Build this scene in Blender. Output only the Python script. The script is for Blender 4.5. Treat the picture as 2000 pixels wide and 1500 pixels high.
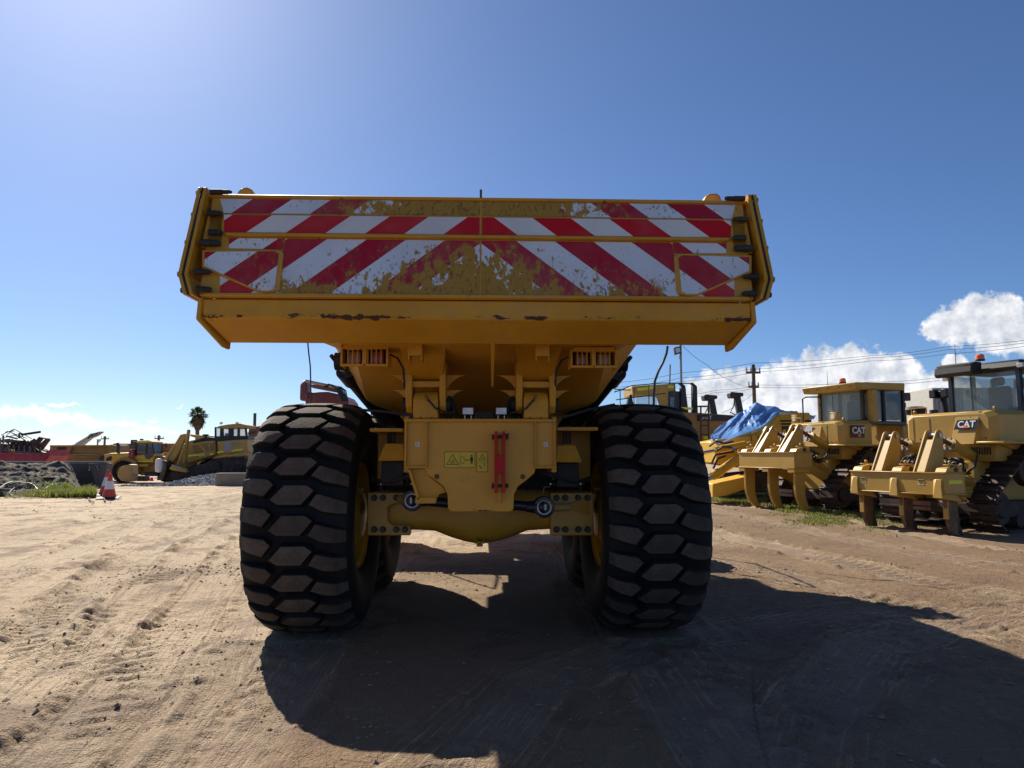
import bpy, bmesh, math, random
import numpy as np
from mathutils import Vector, Matrix

random.seed(7)
rng = np.random.default_rng(7)
scn = bpy.context.scene
for o in list(bpy.data.objects):
    bpy.data.objects.remove(o, do_unlink=True)

# ------------------------------------------------------------------ camera
CAM = Vector((0.07, -6.85, 1.60))
YAW, PITCH, FOC = math.radians(2.0), math.atan(136 / 1390.0), 1390.0
cd = bpy.data.cameras.new('camera')
cam = bpy.data.objects.new('camera', cd)
scn.collection.objects.link(cam)
cam.location = CAM
cam.rotation_euler = (math.pi / 2 + PITCH, 0, -YAW)
cd.sensor_width = 36.0
cd.lens = FOC / 2000 * 36.0
cd.clip_start = 0.05
cd.clip_end = 9000
scn.camera = cam

# ------------------------------------------------------------------ light
SUN_EL, SUN_AZ = math.radians(38.0), math.radians(31.0)      # azimuth to the left of +Y
SUN = Vector((-math.sin(SUN_AZ) * math.cos(SUN_EL), math.cos(SUN_AZ) * math.cos(SUN_EL), math.sin(SUN_EL)))
SKY_STRENGTH, SUN_STRENGTH, EXPOSURE = 0.070, 5.0, 0.65
ld = bpy.data.lights.new('sun', 'SUN')
ld.energy = SUN_STRENGTH
ld.angle = math.radians(0.53)
ld.color = (1.0, 0.92, 0.78)
sun = bpy.data.objects.new('sun', ld)
scn.collection.objects.link(sun)
sun.rotation_euler = SUN.to_track_quat('Z', 'Y').to_euler()
vs = scn.view_settings
vs.view_transform = 'Standard'
vs.look = 'None'
vs.exposure = EXPOSURE
vs.gamma = 1.0
vs.use_curve_mapping = False
scn.cycles.max_bounces = 6
scn.cycles.diffuse_bounces = 3
scn.cycles.glossy_bounces = 2
scn.cycles.transmission_bounces = 2


# ------------------------------------------------------------------ survey helpers: a sight line cut by a plane of known distance
FWD = Vector((math.sin(YAW) * math.cos(PITCH), math.cos(YAW) * math.cos(PITCH), math.sin(PITCH)))
RGT = Vector((math.cos(YAW), -math.sin(YAW), 0))
UPV = RGT.cross(FWD)


def ray(px, py):
    return FWD + RGT * ((px - 1000) / FOC) - UPV * ((py - 750) / FOC)


def at(px, py, Y):
    v = ray(px, py)
    return CAM + v * ((Y - CAM.y) / v.y)


def gnd(px, py, z=0.0):
    v = ray(px, py)
    return CAM + v * ((z - CAM.z) / v.z)


# ------------------------------------------------------------------ node helpers
def N(nt, typ, **kw):
    n = nt.nodes.new(typ)
    for k, v in kw.items():
        if k[0] == '_':
            setattr(n, k[1:], v)
        else:
            n.inputs[k.replace('__', ' ')].default_value = v
    return n


def L(nt, a, b):
    nt.links.new(a, b)


def M_(nt, op, a, b=None, c=None, clamp=False):
    n = nt.nodes.new('ShaderNodeMath')
    n.operation = op
    n.use_clamp = clamp
    for i, v in enumerate((a, b, c)):
        if v is None:
            continue
        if isinstance(v, (int, float)):
            n.inputs[i].default_value = v
        else:
            nt.links.new(v, n.inputs[i])
    return n.outputs[0]


def mixc(nt, f, a, b):
    n = nt.nodes.new('ShaderNodeMix')
    n.data_type = 'RGBA'
    for i, v in ((0, f), (6, a), (7, b)):
        if isinstance(v, (int, float)):
            n.inputs[i].default_value = v
        elif isinstance(v, (tuple, list)):
            n.inputs[i].default_value = (*v[:3], 1)
        else:
            nt.links.new(v, n.inputs[i])
    return n.outputs[2]


def sstep(nt, v, a, b, lo=0.0, hi=1.0):
    n = nt.nodes.new('ShaderNodeMapRange')
    n.interpolation_type = 'SMOOTHSTEP'
    n.inputs['From Min'].default_value = a
    n.inputs['From Max'].default_value = b
    n.inputs['To Min'].default_value = lo
    n.inputs['To Max'].default_value = hi
    nt.links.new(v, n.inputs['Value'])
    return n.outputs[0]


def noise(nt, vec, scale, detail=4, rough=0.55, dist=0.0):
    n = N(nt, 'ShaderNodeTexNoise', Scale=scale, Detail=detail, Roughness=rough, Distortion=dist)
    if vec is not None:
        nt.links.new(vec, n.inputs['Vector'])
    return n.outputs['Fac']


# ------------------------------------------------------------------ sky
w = bpy.data.worlds.new('World')
scn.world = w
w.use_nodes = True
w.cycles.sampling_method = 'MANUAL'
w.cycles.sample_map_resolution = 256
nt = w.node_tree
nt.nodes.clear()
wo = nt.nodes.new('ShaderNodeOutputWorld')
bg = nt.nodes.new('ShaderNodeBackground')
bg.inputs['Strength'].default_value = SKY_STRENGTH
L(nt, bg.outputs[0], wo.inputs[0])
sky = nt.nodes.new('ShaderNodeTexSky')
sky.sky_type = 'NISHITA'
sky.sun_disc = False
sky.sun_elevation = SUN_EL
sky.sun_rotation = -SUN_AZ
sky.altitude = 2100
sky.air_density = 1.0
sky.dust_density = 2.6
sky.ozone_density = 8.5
tc = nt.nodes.new('ShaderNodeTexCoord')
D0 = tc.outputs['Generated']
nd = N(nt, 'ShaderNodeTexNoise', Scale=26.0, Detail=4.0, Roughness=0.62)
L(nt, D0, nd.inputs['Vector'])
vsub = N(nt, 'ShaderNodeVectorMath', _operation='SUBTRACT')
L(nt, nd.outputs['Color'], vsub.inputs[0])
vsub.inputs[1].default_value = (0.5, 0.5, 0.5)
vscl = N(nt, 'ShaderNodeVectorMath', _operation='SCALE')
L(nt, vsub.outputs[0], vscl.inputs[0])
vscl.inputs['Scale'].default_value = 0.05
vadd = N(nt, 'ShaderNodeVectorMath', _operation='ADD')
L(nt, D0, vadd.inputs[0])
L(nt, vscl.outputs[0], vadd.inputs[1])
DW = vadd.outputs[0]


def cloud_field(blobs, flat):
    """largest of a set of soft lumps; flat > 1 squashes them vertically"""
    sc_ = N(nt, 'ShaderNodeVectorMath', _operation='MULTIPLY')
    L(nt, DW, sc_.inputs[0])
    sc_.inputs[1].default_value = (1, 1, flat)
    acc = None
    for px, py, r in blobs:
        b = Vector(px).normalized() if isinstance(px, tuple) else ray(px, py).normalized()
        ds = N(nt, 'ShaderNodeVectorMath', _operation='DISTANCE')
        L(nt, sc_.outputs[0], ds.inputs[0])
        ds.inputs[1].default_value = (b.x, b.y, b.z * flat)
        v = M_(nt, 'MULTIPLY_ADD', ds.outputs['Value'], -1 / r, 1.0)
        acc = v if acc is None else M_(nt, 'SMOOTH_MAX', acc, v, 0.25)
    return acc


PXR = 1 / 1500.0
cum = [(1390, 775, 70), (1455, 762, 70), (1530, 758, 85), (1610, 735, 75), (1680, 728, 70), (1745, 745, 70), (1810, 780, 70),
       (1700, 790, 80), (1600, 800, 90), (1480, 810, 90), (1900, 800, 60),
       (1826, 650, 36), (1858, 642, 52), (1905, 626, 62), (1950, 636, 62), (2010, 655, 60), (1870, 722, 34), (2160, 690, 80), (2300, 780, 120),
       (470, 838, 26), (455, 848, 24), (506, 842, 22)]
cum = [(a, b, c * PXR) for a, b, c in cum]
for az, el, r in ((70, 5, .1), (95, 4, .13), (120, 6, .1), (178, 7, .1), (235, 6, .1), (262, 5, .12), (300, 4, .09)):
    a, e = math.radians(az), math.radians(el)
    cum.append(((math.sin(a) * math.cos(e), math.cos(a) * math.cos(e), math.sin(e)), 0, r))
f1 = cloud_field(cum, 1.25)
fine = noise(nt, D0, 60.0, 4, 0.6)
dens = M_(nt, 'ADD', f1, M_(nt, 'MULTIPLY', M_(nt, 'SUBTRACT', fine, 0.5), 0.7))
cmask = sstep(nt, dens, 0.02, 0.30)
streak = [(-60, 800, 110), (40, 808, 110), (130, 818, 100), (215, 832, 70), (290, 842, 60), (350, 843, 36), (300, 825, 26), (360, 790, 12), (120, 790, 40), (-200, 790, 160), (-420, 790, 180)]
streak = [(a, b, c * PXR) for a, b, c in streak]
f2 = cloud_field(streak, 7.5)
mapn = N(nt, 'ShaderNodeVectorMath', _operation='MULTIPLY')
L(nt, D0, mapn.inputs[0])
mapn.inputs[1].default_value = (18, 18, 120)
wisp = noise(nt, mapn.outputs[0], 1.0, 4, 0.65)
d2 = M_(nt, 'ADD', f2, M_(nt, 'MULTIPLY', M_(nt, 'SUBTRACT', wisp, 0.52), 1.0))
smask = sstep(nt, d2, 0.0, 0.75, 0.0, 0.92)
# sunward side of the lumps bright, the other side and the bases grey
off = N(nt, 'ShaderNodeVectorMath', _operation='ADD')
L(nt, D0, off.inputs[0])
off.inputs[1].default_value = SUN * 0.012
nlit = noise(nt, off.outputs[0], 26.0, 4, 0.6)
nhere = noise(nt, D0, 26.0, 4, 0.6)
lit = M_(nt, 'ADD', 0.62, M_(nt, 'MULTIPLY', M_(nt, 'SUBTRACT', nhere, nlit), 3.2), clamp=True)
thick = sstep(nt, dens, 0.25, 0.95, 1.0, 0.70)
lit = M_(nt, 'MULTIPLY', lit, thick)
CLOUD = 0.74 / SKY_STRENGTH
ccol = mixc(nt, lit, (0.42 * CLOUD, 0.47 * CLOUD, 0.56 * CLOUD), (0.93 * CLOUD, 0.93 * CLOUD, 0.94 * CLOUD))
c1 = mixc(nt, cmask, sky.outputs[0], ccol)
c2 = mixc(nt, smask, c1, (0.97 * CLOUD, 0.97 * CLOUD, 0.98 * CLOUD))
L(nt, c2, bg.inputs['Color'])


# ------------------------------------------------------------------ mesh builder
class MB:
    def __init__(s):
        s.v, s.f, s.m = [], [], []

    def add(s, vs_, fs, m=0):
        b = len(s.v)
        s.v += [tuple(p) for p in vs_]
        s.f += [tuple(b + i for i in f) for f in fs]
        s.m += [m] * len(fs)
        return s

    def hexa(s, p, m=0):
        return s.add(p, [(0, 1, 2, 3), (4, 5, 6, 7), (0, 1, 5, 4), (1, 2, 6, 5), (2, 3, 7, 6), (3, 0, 4, 7)], m)

    def box(s, c, d, rot=None, m=0):
        x, y, z = d[0] / 2, d[1] / 2, d[2] / 2
        p = [Vector(q) for q in ((-x, -y, -z), (x, -y, -z), (x, y, -z), (-x, y, -z), (-x, -y, z), (x, -y, z), (x, y, z), (-x, y, z))]
        if rot is not None:
            p = [rot @ q for q in p]
        return s.hexa([q + Vector(c) for q in p], m)

    def bb(s, x0, x1, y0, y1, z0, z1, m=0):
        return s.box(((x0 + x1) / 2, (y0 + y1) / 2, (z0 + z1) / 2), (abs(x1 - x0), abs(y1 - y0), abs(z1 - z0)), m=m)

    def prism(s, pts, vec, m=0):
        pts = [Vector(p) for p in pts]
        n = len(pts)
        q = [p + Vector(vec) for p in pts]
        return s.add(pts + q, [tuple(range(n)), tuple(range(n, 2 * n))] + [(i, (i + 1) % n, n + (i + 1) % n, n + i) for i in range(n)], m)

    def cyl(s, p0, p1, r0, r1=None, n=14, m=0, caps=True):
        p0, p1 = Vector(p0), Vector(p1)
        r1 = r0 if r1 is None else r1
        a = (p1 - p0).normalized()
        u = a.orthogonal().normalized()
        v = a.cross(u)
        c = [(math.cos(2 * math.pi * i / n), math.sin(2 * math.pi * i / n)) for i in range(n)]
        vs_ = [p0 + (u * x + v * y) * r0 for x, y in c] + [p1 + (u * x + v * y) * r1 for x, y in c]
        fs = [(i, (i + 1) % n, n + (i + 1) % n, n + i) for i in range(n)]
        if caps:
            fs += [tuple(range(n)), tuple(range(n, 2 * n))]
        return s.add(vs_, fs, m)

    def tube(s, pts, r, n=8, m=0):
        pts = [Vector(p) for p in pts]
        vs_, fs = [], []
        u = None
        for i, p in enumerate(pts):
            t = (pts[min(i + 1, len(pts) - 1)] - pts[max(i - 1, 0)]).normalized()
            if u is None:
                u = t.orthogonal().normalized()
            u = (u - t * u.dot(t)).normalized()
            v = t.cross(u)
            vs_ += [p + (u * math.cos(2 * math.pi * k / n) + v * math.sin(2 * math.pi * k / n)) * r for k in range(n)]
        for i in range(len(pts) - 1):
            for k in range(n):
                fs.append((i * n + k, i * n + (k + 1) % n, (i + 1) * n + (k + 1) % n, (i + 1) * n + k))
        fs += [tuple(range(n)), tuple(range((len(pts) - 1) * n, len(pts) * n))]
        return s.add(vs_, fs, m)

    def lathe(s, prof, o=(0, 0, 0), axis='X', n=48, m=0, close=False):
        """prof: list of (radius, height along axis)"""
        vs_, fs = [], []
        for r, h in prof:
            for k in range(n):
                c, q = r * math.cos(2 * math.pi * k / n), r * math.sin(2 * math.pi * k / n)
                p = {'X': (h, c, q), 'Y': (c, h, q), 'Z': (c, q, h)}[axis]
                vs_.append((p[0] + o[0], p[1] + o[1], p[2] + o[2]))
        for i in range(len(prof) - 1):
            for k in range(n):
                fs.append((i * n + k, i * n + (k + 1) % n, (i + 1) * n + (k + 1) % n, (i + 1) * n + k))
        if close:
            fs += [tuple(range(n)), tuple(range((len(prof) - 1) * n, len(prof) * n))]
        return s.add(vs_, fs, m)

    def loft(s, secs, m=0, caps=True, closed=True):
        n = len(secs[0])
        vs_ = [p for sec in secs for p in sec]
        fs = []
        for i in range(len(secs) - 1):
            for k in range(n if closed else n - 1):
                fs.append((i * n + k, i * n + (k + 1) % n, (i + 1) * n + (k + 1) % n, (i + 1) * n + k))
        if caps:
            fs += [tuple(range(n)), tuple(range((len(secs) - 1) * n, len(secs) * n))]
        return s.add(vs_, fs, m)

    def xf(s, mat):
        s.v = [tuple(mat @ Vector(p)) for p in s.v]
        return s

    def mesh(s, name, mats, smooth=32):
        me = bpy.data.meshes.new(name)
        me.from_pydata(s.v, [], s.f)
        for a in (mats if isinstance(mats, (list, tuple)) else [mats]):
            me.materials.append(a)
        me.polygons.foreach_set('material_index', s.m)
        bm = bmesh.new()
        bm.from_mesh(me)
        bmesh.ops.recalc_face_normals(bm, faces=bm.faces)
        bm.to_mesh(me)
        bm.free()
        if smooth:
            me.polygons.foreach_set('use_smooth', [True] * len(me.polygons))
            me.set_sharp_from_angle(angle=math.radians(smooth))
        return me

    def build(s, name, mats, parent=None, bevel=0.0, smooth=32, loc=None, rot=None, seg=1):
        return put(name, s.mesh(name, mats, smooth), parent, bevel, loc, rot, seg)


def put(name, me, parent=None, bevel=0.0, loc=None, rot=None, seg=1):
    o = bpy.data.objects.new(name, me)
    scn.collection.objects.link(o)
    if parent is not None:
        o.parent = parent
    if loc is not None:
        o.location = loc
    if rot is not None:
        o.rotation_euler = rot
    if bevel:
        b = o.modifiers.new('bevel', 'BEVEL')
        b.width = bevel
        b.segments = seg
        b.limit_method = 'ANGLE'
        b.angle_limit = math.radians(40)
        b.use_clamp_overlap = True
    return o


def tag(o, label, cat, group=None, kind=None):
    o['label'] = label
    if cat:
        o['category'] = cat
    if group:
        o['group'] = group
    if kind:
        o['kind'] = kind
    return o


def thing(name, label, cat, loc=(0, 0, 0), rotz=0.0, group=None, parent=None):
    o = bpy.data.objects.new(name, None)
    scn.collection.objects.link(o)
    o.location = loc
    o.rotation_euler = (0, 0, rotz)
    o.empty_display_size = 0.2
    if parent is not None:
        o.parent = parent
    if label:
        tag(o, label, cat, group)
    return o


def text_mesh(txt, size, depth=0.004, bold=0.0):
    cu = bpy.data.curves.new('lettering', 'FONT')
    cu.body = txt
    cu.size = size
    cu.extrude = depth
    cu.offset = bold
    cu.align_x = 'CENTER'
    cu.align_y = 'CENTER'
    cu.resolution_u = 3
    o = bpy.data.objects.new('lettering', cu)
    scn.collection.objects.link(o)
    dg = bpy.context.evaluated_depsgraph_get()
    me = bpy.data.meshes.new_from_object(o.evaluated_get(dg))
    bpy.data.objects.remove(o, do_unlink=True)
    bpy.data.curves.remove(cu)
    return me


def letters(name, txt, size, mat, parent, loc, mtx, bold=0.0):
    """mtx: 3 axes (right, up, out) the lettering lies along"""
    me = text_mesh(txt, size, 0.003, bold)
    me.name = name
    r, u, n = [Vector(a).normalized() for a in mtx]
    T = Matrix((r, u, n)).transposed().to_4x4()
    T.translation = Vector(loc)
    me.transform(T)
    me.materials.clear()
    me.materials.append(mat)
    return put(name, me, parent)


# ------------------------------------------------------------------ materials
def base_mat(name):
    m = bpy.data.materials.new(name)
    m.use_nodes = True
    t = m.node_tree
    return m, t, t.nodes['Principled BSDF']


def paint(name, col, rough=0.45, var=0.18, dust=0.25, dustcol=(0.30, 0.22, 0.15), chips=0.0, chipcol=(0.05, 0.03, 0.02), metal=0.0, scale=1.0, bump=0.05, coat=0.0, spec=0.5, streak=0.0, band=None):
    m, t, b = base_mat(name)
    v = t.nodes.new('ShaderNodeTexCoord').outputs['Object']
    n1 = noise(t, v, 1.3 * scale, 5, 0.6)
    n2 = noise(t, v, 9.0 * scale, 6, 0.65)
    c = mixc(t, sstep(t, n1, 0.3, 0.7), tuple(x * (1 - var) for x in col), tuple(min(1, x * (1 + var * .6)) for x in col))
    df = M_(t, 'MULTIPLY', sstep(t, M_(t, 'ADD', M_(t, 'MULTIPLY', n1, .5), M_(t, 'MULTIPLY', n2, .5)), 0.42, 0.68), dust)
    if streak:
        mp = N(t, 'ShaderNodeMapping')
        mp.inputs['Scale'].default_value = (14, 14, 0.7)
        L(t, v, mp.inputs[0])
        n4 = noise(t, mp.outputs[0], scale, 4, .6)
        df = M_(t, 'ADD', df, M_(t, 'MULTIPLY', sstep(t, n4, .52, .75), streak), clamp=True)
    c = mixc(t, df, c, dustcol)
    ro = M_(t, 'ADD', rough - 0.06, M_(t, 'MULTIPLY', n2, 0.16))
    if chips:
        n3 = noise(t, v, 17.0 * scale, 8, 0.72)
        if band:
            sp_ = t.nodes.new('ShaderNodeSeparateXYZ')
            L(t, v, sp_.inputs[0])
            dz_ = M_(t, 'ABSOLUTE', M_(t, 'SUBTRACT', sp_.outputs[2], band[0]))
            mp2 = N(t, 'ShaderNodeMapping')
            mp2.inputs['Scale'].default_value = (.55, 1, 1.6)
            L(t, v, mp2.inputs[0])
            bf = M_(t, 'MULTIPLY', sstep(t, dz_, band[1], 0), M_(t, 'MULTIPLY', sstep(t, noise(t, mp2.outputs[0], 2.6, 3, .6), .36, .66), band[2]))
            n3 = M_(t, 'ADD', M_(t, 'ADD', M_(t, 'MULTIPLY', n3, .35), M_(t, 'MULTIPLY', noise(t, mp2.outputs[0], 34.0, 6, .72), .65)), bf)
        cf = sstep(t, n3, 0.70 - chips, 0.72 - chips)
        c = mixc(t, cf, c, chipcol)
        ro = M_(t, 'ADD', ro, M_(t, 'MULTIPLY', cf, 0.3))
    L(t, c, b.inputs['Base Color'])
    L(t, ro, b.inputs['Roughness'])
    b.inputs['Metallic'].default_value = metal
    b.inputs['Specular IOR Level'].default_value = spec
    if coat:
        b.inputs['Coat Weight'].default_value = coat
        b.inputs['Coat Roughness'].default_value = 0.25
    if bump:
        bp = N(t, 'ShaderNodeBump', Strength=bump, Distance=0.02)
        L(t, noise(t, v, 26 * scale, 4, .6), bp.inputs['Height'])
        L(t, bp.outputs[0], b.inputs['Normal'])
    return m


def glass(name, col=(0.25, 0.33, 0.34), rough=0.05, alpha=0.35):
    m, t, b = base_mat(name)
    v = t.nodes.new('ShaderNodeTexCoord').outputs['Object']
    n = noise(t, v, 3.0, 5, .6)
    L(t, mixc(t, n, tuple(x * .8 for x in col), col), b.inputs['Base Color'])
    L(t, M_(t, 'ADD', rough, M_(t, 'MULTIPLY', n, .12)), b.inputs['Roughness'])
    b.inputs['Alpha'].default_value = alpha
    b.inputs['Specular IOR Level'].default_value = 0.8
    return m


TY = (0.69, 0.325, 0.020)          # truck yellow
Y_TRUCK = paint('truck yellow paint', TY, 0.45, 0.16, 0.34, dustcol=(.30, .17, .075), chips=0.02, chipcol=(.12, .055, .025), streak=.28, spec=.35)
Y_WORN = paint('worn truck yellow paint', TY, 0.5, 0.18, 0.35, chips=0.055, chipcol=(0.07, 0.035, 0.02))
Y_CAT = paint('machine yellow paint', (0.49, 0.295, 0.045), 0.45, 0.14, 0.26, dustcol=(0.33, 0.235, 0.12), streak=0.3, chips=.02, chipcol=(.2, .1, .04))
Y_BRIGHT = paint('bright machine yellow paint', (0.62, 0.36, 0.03), 0.42, 0.12, 0.2)
Y_OLD = paint('dusty old yellow paint', (0.47, 0.29, 0.06), 0.55, 0.2, 0.5, dustcol=(0.26, 0.18, 0.11), streak=0.4)
ORANGE_OLD = paint('faded orange paint', (0.42, 0.20, 0.04), 0.55, 0.2, 0.45, dustcol=(0.22, 0.13, 0.07))
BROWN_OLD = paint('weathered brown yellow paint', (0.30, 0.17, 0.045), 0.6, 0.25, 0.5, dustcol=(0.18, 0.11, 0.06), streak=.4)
BLACK = paint('black satin paint', (0.012, 0.013, 0.016), 0.45, 0.2, 0.12, dustcol=(.09, .08, .07))
BLACK_M = paint('dull black plastic', (0.02, 0.02, 0.022), 0.65, 0.2, 0.3, dustcol=(.12, .1, .085))
NAVY = paint('blue black enamel', (0.012, 0.016, 0.03), 0.3, 0.2, 0.1, dustcol=(.09, .08, .07))
RUBBER = paint('tyre rubber', (0.009, 0.009, 0.0105), 0.75, 0.3, 0.25, dustcol=(0.03, 0.025, 0.021), scale=2, spec=.3)
DUSTY = paint('dust coated tread rubber', (0.085, 0.066, 0.052), 0.85, 0.3, 0.7, dustcol=(0.155, 0.115, 0.085), chips=0.05, chipcol=(.03, .027, .025), scale=2.6, bump=.5)
_t = DUSTY.node_tree
_p = _t.nodes['Principled BSDF']
_src = _p.inputs['Base Color'].links[0].from_socket
_oi = _t.nodes.new('ShaderNodeObjectInfo')
_v = _t.nodes.new('ShaderNodeTexCoord').outputs['Object']
_hs = N(_t, 'ShaderNodeHueSaturation')
L(_t, M_(_t, 'MULTIPLY_ADD', _oi.outputs['Random'], .5, .58), _hs.inputs['Value'])
L(_t, _src, _hs.inputs['Color'])
_sc = sstep(_t, noise(_t, _v, 60, 3, .7), .60, .66, 0, .7)
L(_t, mixc(_t, _sc, _hs.outputs[0], (.022, .019, .018)), _p.inputs['Base Color'])
SEAL = paint('seal rubber', (0.015, 0.015, 0.017), 0.6, 0.2, 0.3, dustcol=(.08, .07, .06))
STEEL = paint('bare steel', (0.42, 0.41, 0.40), 0.35, 0.15, 0.2, metal=0.9)
CHROME = paint('chromed rod', (0.62, 0.62, 0.63), 0.15, 0.05, 0.05, metal=1.0)
BOLT = paint('oily bolt steel', (0.045, 0.035, 0.032), 0.5, 0.3, 0.3, metal=0.3, dustcol=(.1, .07, .05))
RUST = paint('rusty steel', (0.13, 0.062, 0.035), 0.75, 0.4, 0.5, dustcol=(0.22, 0.13, 0.08), metal=0.1, scale=2, bump=.2)
RUST_D = paint('dark rusty steel', (0.05, 0.034, 0.028), 0.75, 0.4, 0.4, dustcol=(0.13, 0.085, 0.06), scale=2, bump=.2)
RED_PAINT = paint('red paint', (0.50, 0.010, 0.014), 0.5, 0.15, 0.15, spec=.25)
RED_OLD = paint('faded crimson paint', (0.34, 0.02, 0.06), 0.55, 0.2, 0.25)
HIVIS = paint('high visibility tape', (0.72, 0.74, 0.02), 0.4, 0.08, 0.1)
WHITE = paint('white sticker', (0.75, 0.75, 0.76), 0.5, 0.06, 0.12)
WARN = paint('warning yellow sticker', (0.70, 0.47, 0.01), 0.4, 0.06, 0.05)
INK = paint('black print', (0.01, 0.01, 0.01), 0.5, 0.1, 0.05)
CONC = paint('weathered concrete', (0.30, 0.26, 0.21), 0.9, 0.2, 0.5, dustcol=(0.18, 0.15, 0.12), bump=.3, streak=.4)
CONC_G = paint('grey concrete', (0.15, 0.14, 0.13), 0.9, 0.25, 0.5, dustcol=(0.13, 0.12, 0.11), bump=.3, streak=.5)
GALV = paint('galvanised steel', (0.30, 0.31, 0.32), 0.5, 0.12, 0.2, metal=.4)
WOODP = paint('weathered pole wood', (0.12, 0.095, 0.075), 0.9, 0.25, 0.4, bump=.3)
WIREM = paint('cable', (0.03, 0.03, 0.032), 0.6, .1, .1)
GLASSM = glass('tinted cab glass', (.34, .44, .45), alpha=.30)
GLASSD = glass('dark cab glass', (0.05, 0.06, 0.065), alpha=0.75)
LENS_R = paint('red lens', (0.35, 0.01, 0.015), 0.2, .2, .25, spec=.8)
LENS_A = paint('amber lens', (0.45, 0.2, 0.06), 0.2, .2, .3, spec=.8)
LAMP = paint('lamp reflector', (0.55, 0.55, 0.56), 0.25, .25, .1, metal=.3, scale=12)
BEACON = paint('orange beacon', (0.85, 0.16, 0.01), 0.3, .1, .1, spec=.7)

# ------------------------------------------------------------------ ground: one modelled sheet of churned dirt out to the horizon
def _hash(ix, iy, seed):
    h = (ix.astype(np.int64) * 374761393 + iy.astype(np.int64) * 668265263 + seed * 974711) & 0xffffffff
    h = ((h ^ (h >> 13)) * 1274126177) & 0xffffffff
    return ((h ^ (h >> 16)) & 0xffff) / 65535.0


def vnoise(x, y, seed=0):
    ix, iy = np.floor(x), np.floor(y)
    fx, fy = x - ix, y - iy
    u, v = fx * fx * fx * (fx * (fx * 6 - 15) + 10), fy * fy * fy * (fy * (fy * 6 - 15) + 10)
    a, b = _hash(ix, iy, seed), _hash(ix + 1, iy, seed)
    c, d = _hash(ix, iy + 1, seed), _hash(ix + 1, iy + 1, seed)
    return (a * (1 - u) + b * u) * (1 - v) + (c * (1 - u) + d * u) * v


def fbm(x, y, octv=4, seed=0, gain=0.5):
    s, a, t = 0.0, 1.0, 0.0
    for k in range(octv):
        s = s + a * vnoise(x * 2 ** k + 17.3 * k, y * 2 ** k - 9.1 * k, seed + k)
        t += a
        a *= gain
    return s / t


def smooth01(v, a, b):
    t = np.clip((v - a) / (b - a), 0, 1)
    return t * t * (3 - 2 * t)


def axis(c0, c1, step, growth, far0, far1):
    a = list(np.arange(c0, c1, step))
    s, p, hi = step, a[-1], []
    while p < far1:
        s *= growth
        p += s
        hi.append(p)
    s, p, lo = step, a[0], []
    while p > far0:
        s *= growth
        p -= s
        lo.append(p)
    return np.array(lo[::-1] + a + hi)


def far_drop(y):
    return -0.62 * smooth01(y, 24, 50)


PIXEL_TRACKS = [  # the ruts as surveyed on the ground, width, depth, lug pitch
    ([(-160, 1480), (123, 1224), (284, 1067), (400, 1000), (520, 962), (640, 940)], .80, .045, .24),
    ([(-120, 1520), (164, 1265), (330, 1110), (430, 1035), (560, 985)], .62, .03, .16),
    ([(40, 1560), (300, 1290), (420, 1140), (490, 1050)], .70, .03, .22),
    ([(-150, 1185), (100, 1090), (250, 1030), (420, 985), (560, 958)], .70, .04, .22),
    ([(-100, 1068), (200, 1020), (350, 985), (480, 950), (600, 935)], .7, .05, .2),
    ([(-100, 1015), (250, 1000), (350, 987), (480, 965)], .6, .05, .2),
    ([(200, 1580), (420, 1330), (480, 1200), (520, 1120)], .55, .025, .18),
    ([(-60, 1330), (140, 1165), (250, 1085), (420, 1020)], .5, .03, .14),
    ([(1300, 985), (1500, 1018), (1700, 1060), (2080, 1125)], .75, .05, .22),
    ([(1300, 1020), (1600, 1082), (1800, 1130), (2080, 1190)], .75, .045, .2),
    ([(1395, 1085), (1600, 1140), (1800, 1190), (2080, 1270)], .65, .03, .2),
    ([(1250, 970), (1600, 1008), (1900, 1062), (2150, 1095)], .6, .045, .2),
    ([(820, 1560), (1050, 1330), (1300, 1245), (1700, 1190)], .6, .02, .25),
    ([(1500, 1560), (1560, 1400), (1700, 1260), (1950, 1190)], .7, .025, .24),
]
TRACKS = [([tuple(gnd(*p))[:2] for p in pts], w_, dp, pt) for pts, w_, dp, pt in PIXEL_TRACKS]
TRACKS += [([(1.5, -9), (1.5, -0.6)], .86, .03, .27), ([(-1.5, -9), (-1.5, -0.6)], .86, .015, .27),
           ([(1.5, -0.6), (1.5, 12)], .8, .02, .27), ([(-1.5, -0.6), (-1.5, 12)], .8, .02, .27)]


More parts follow.
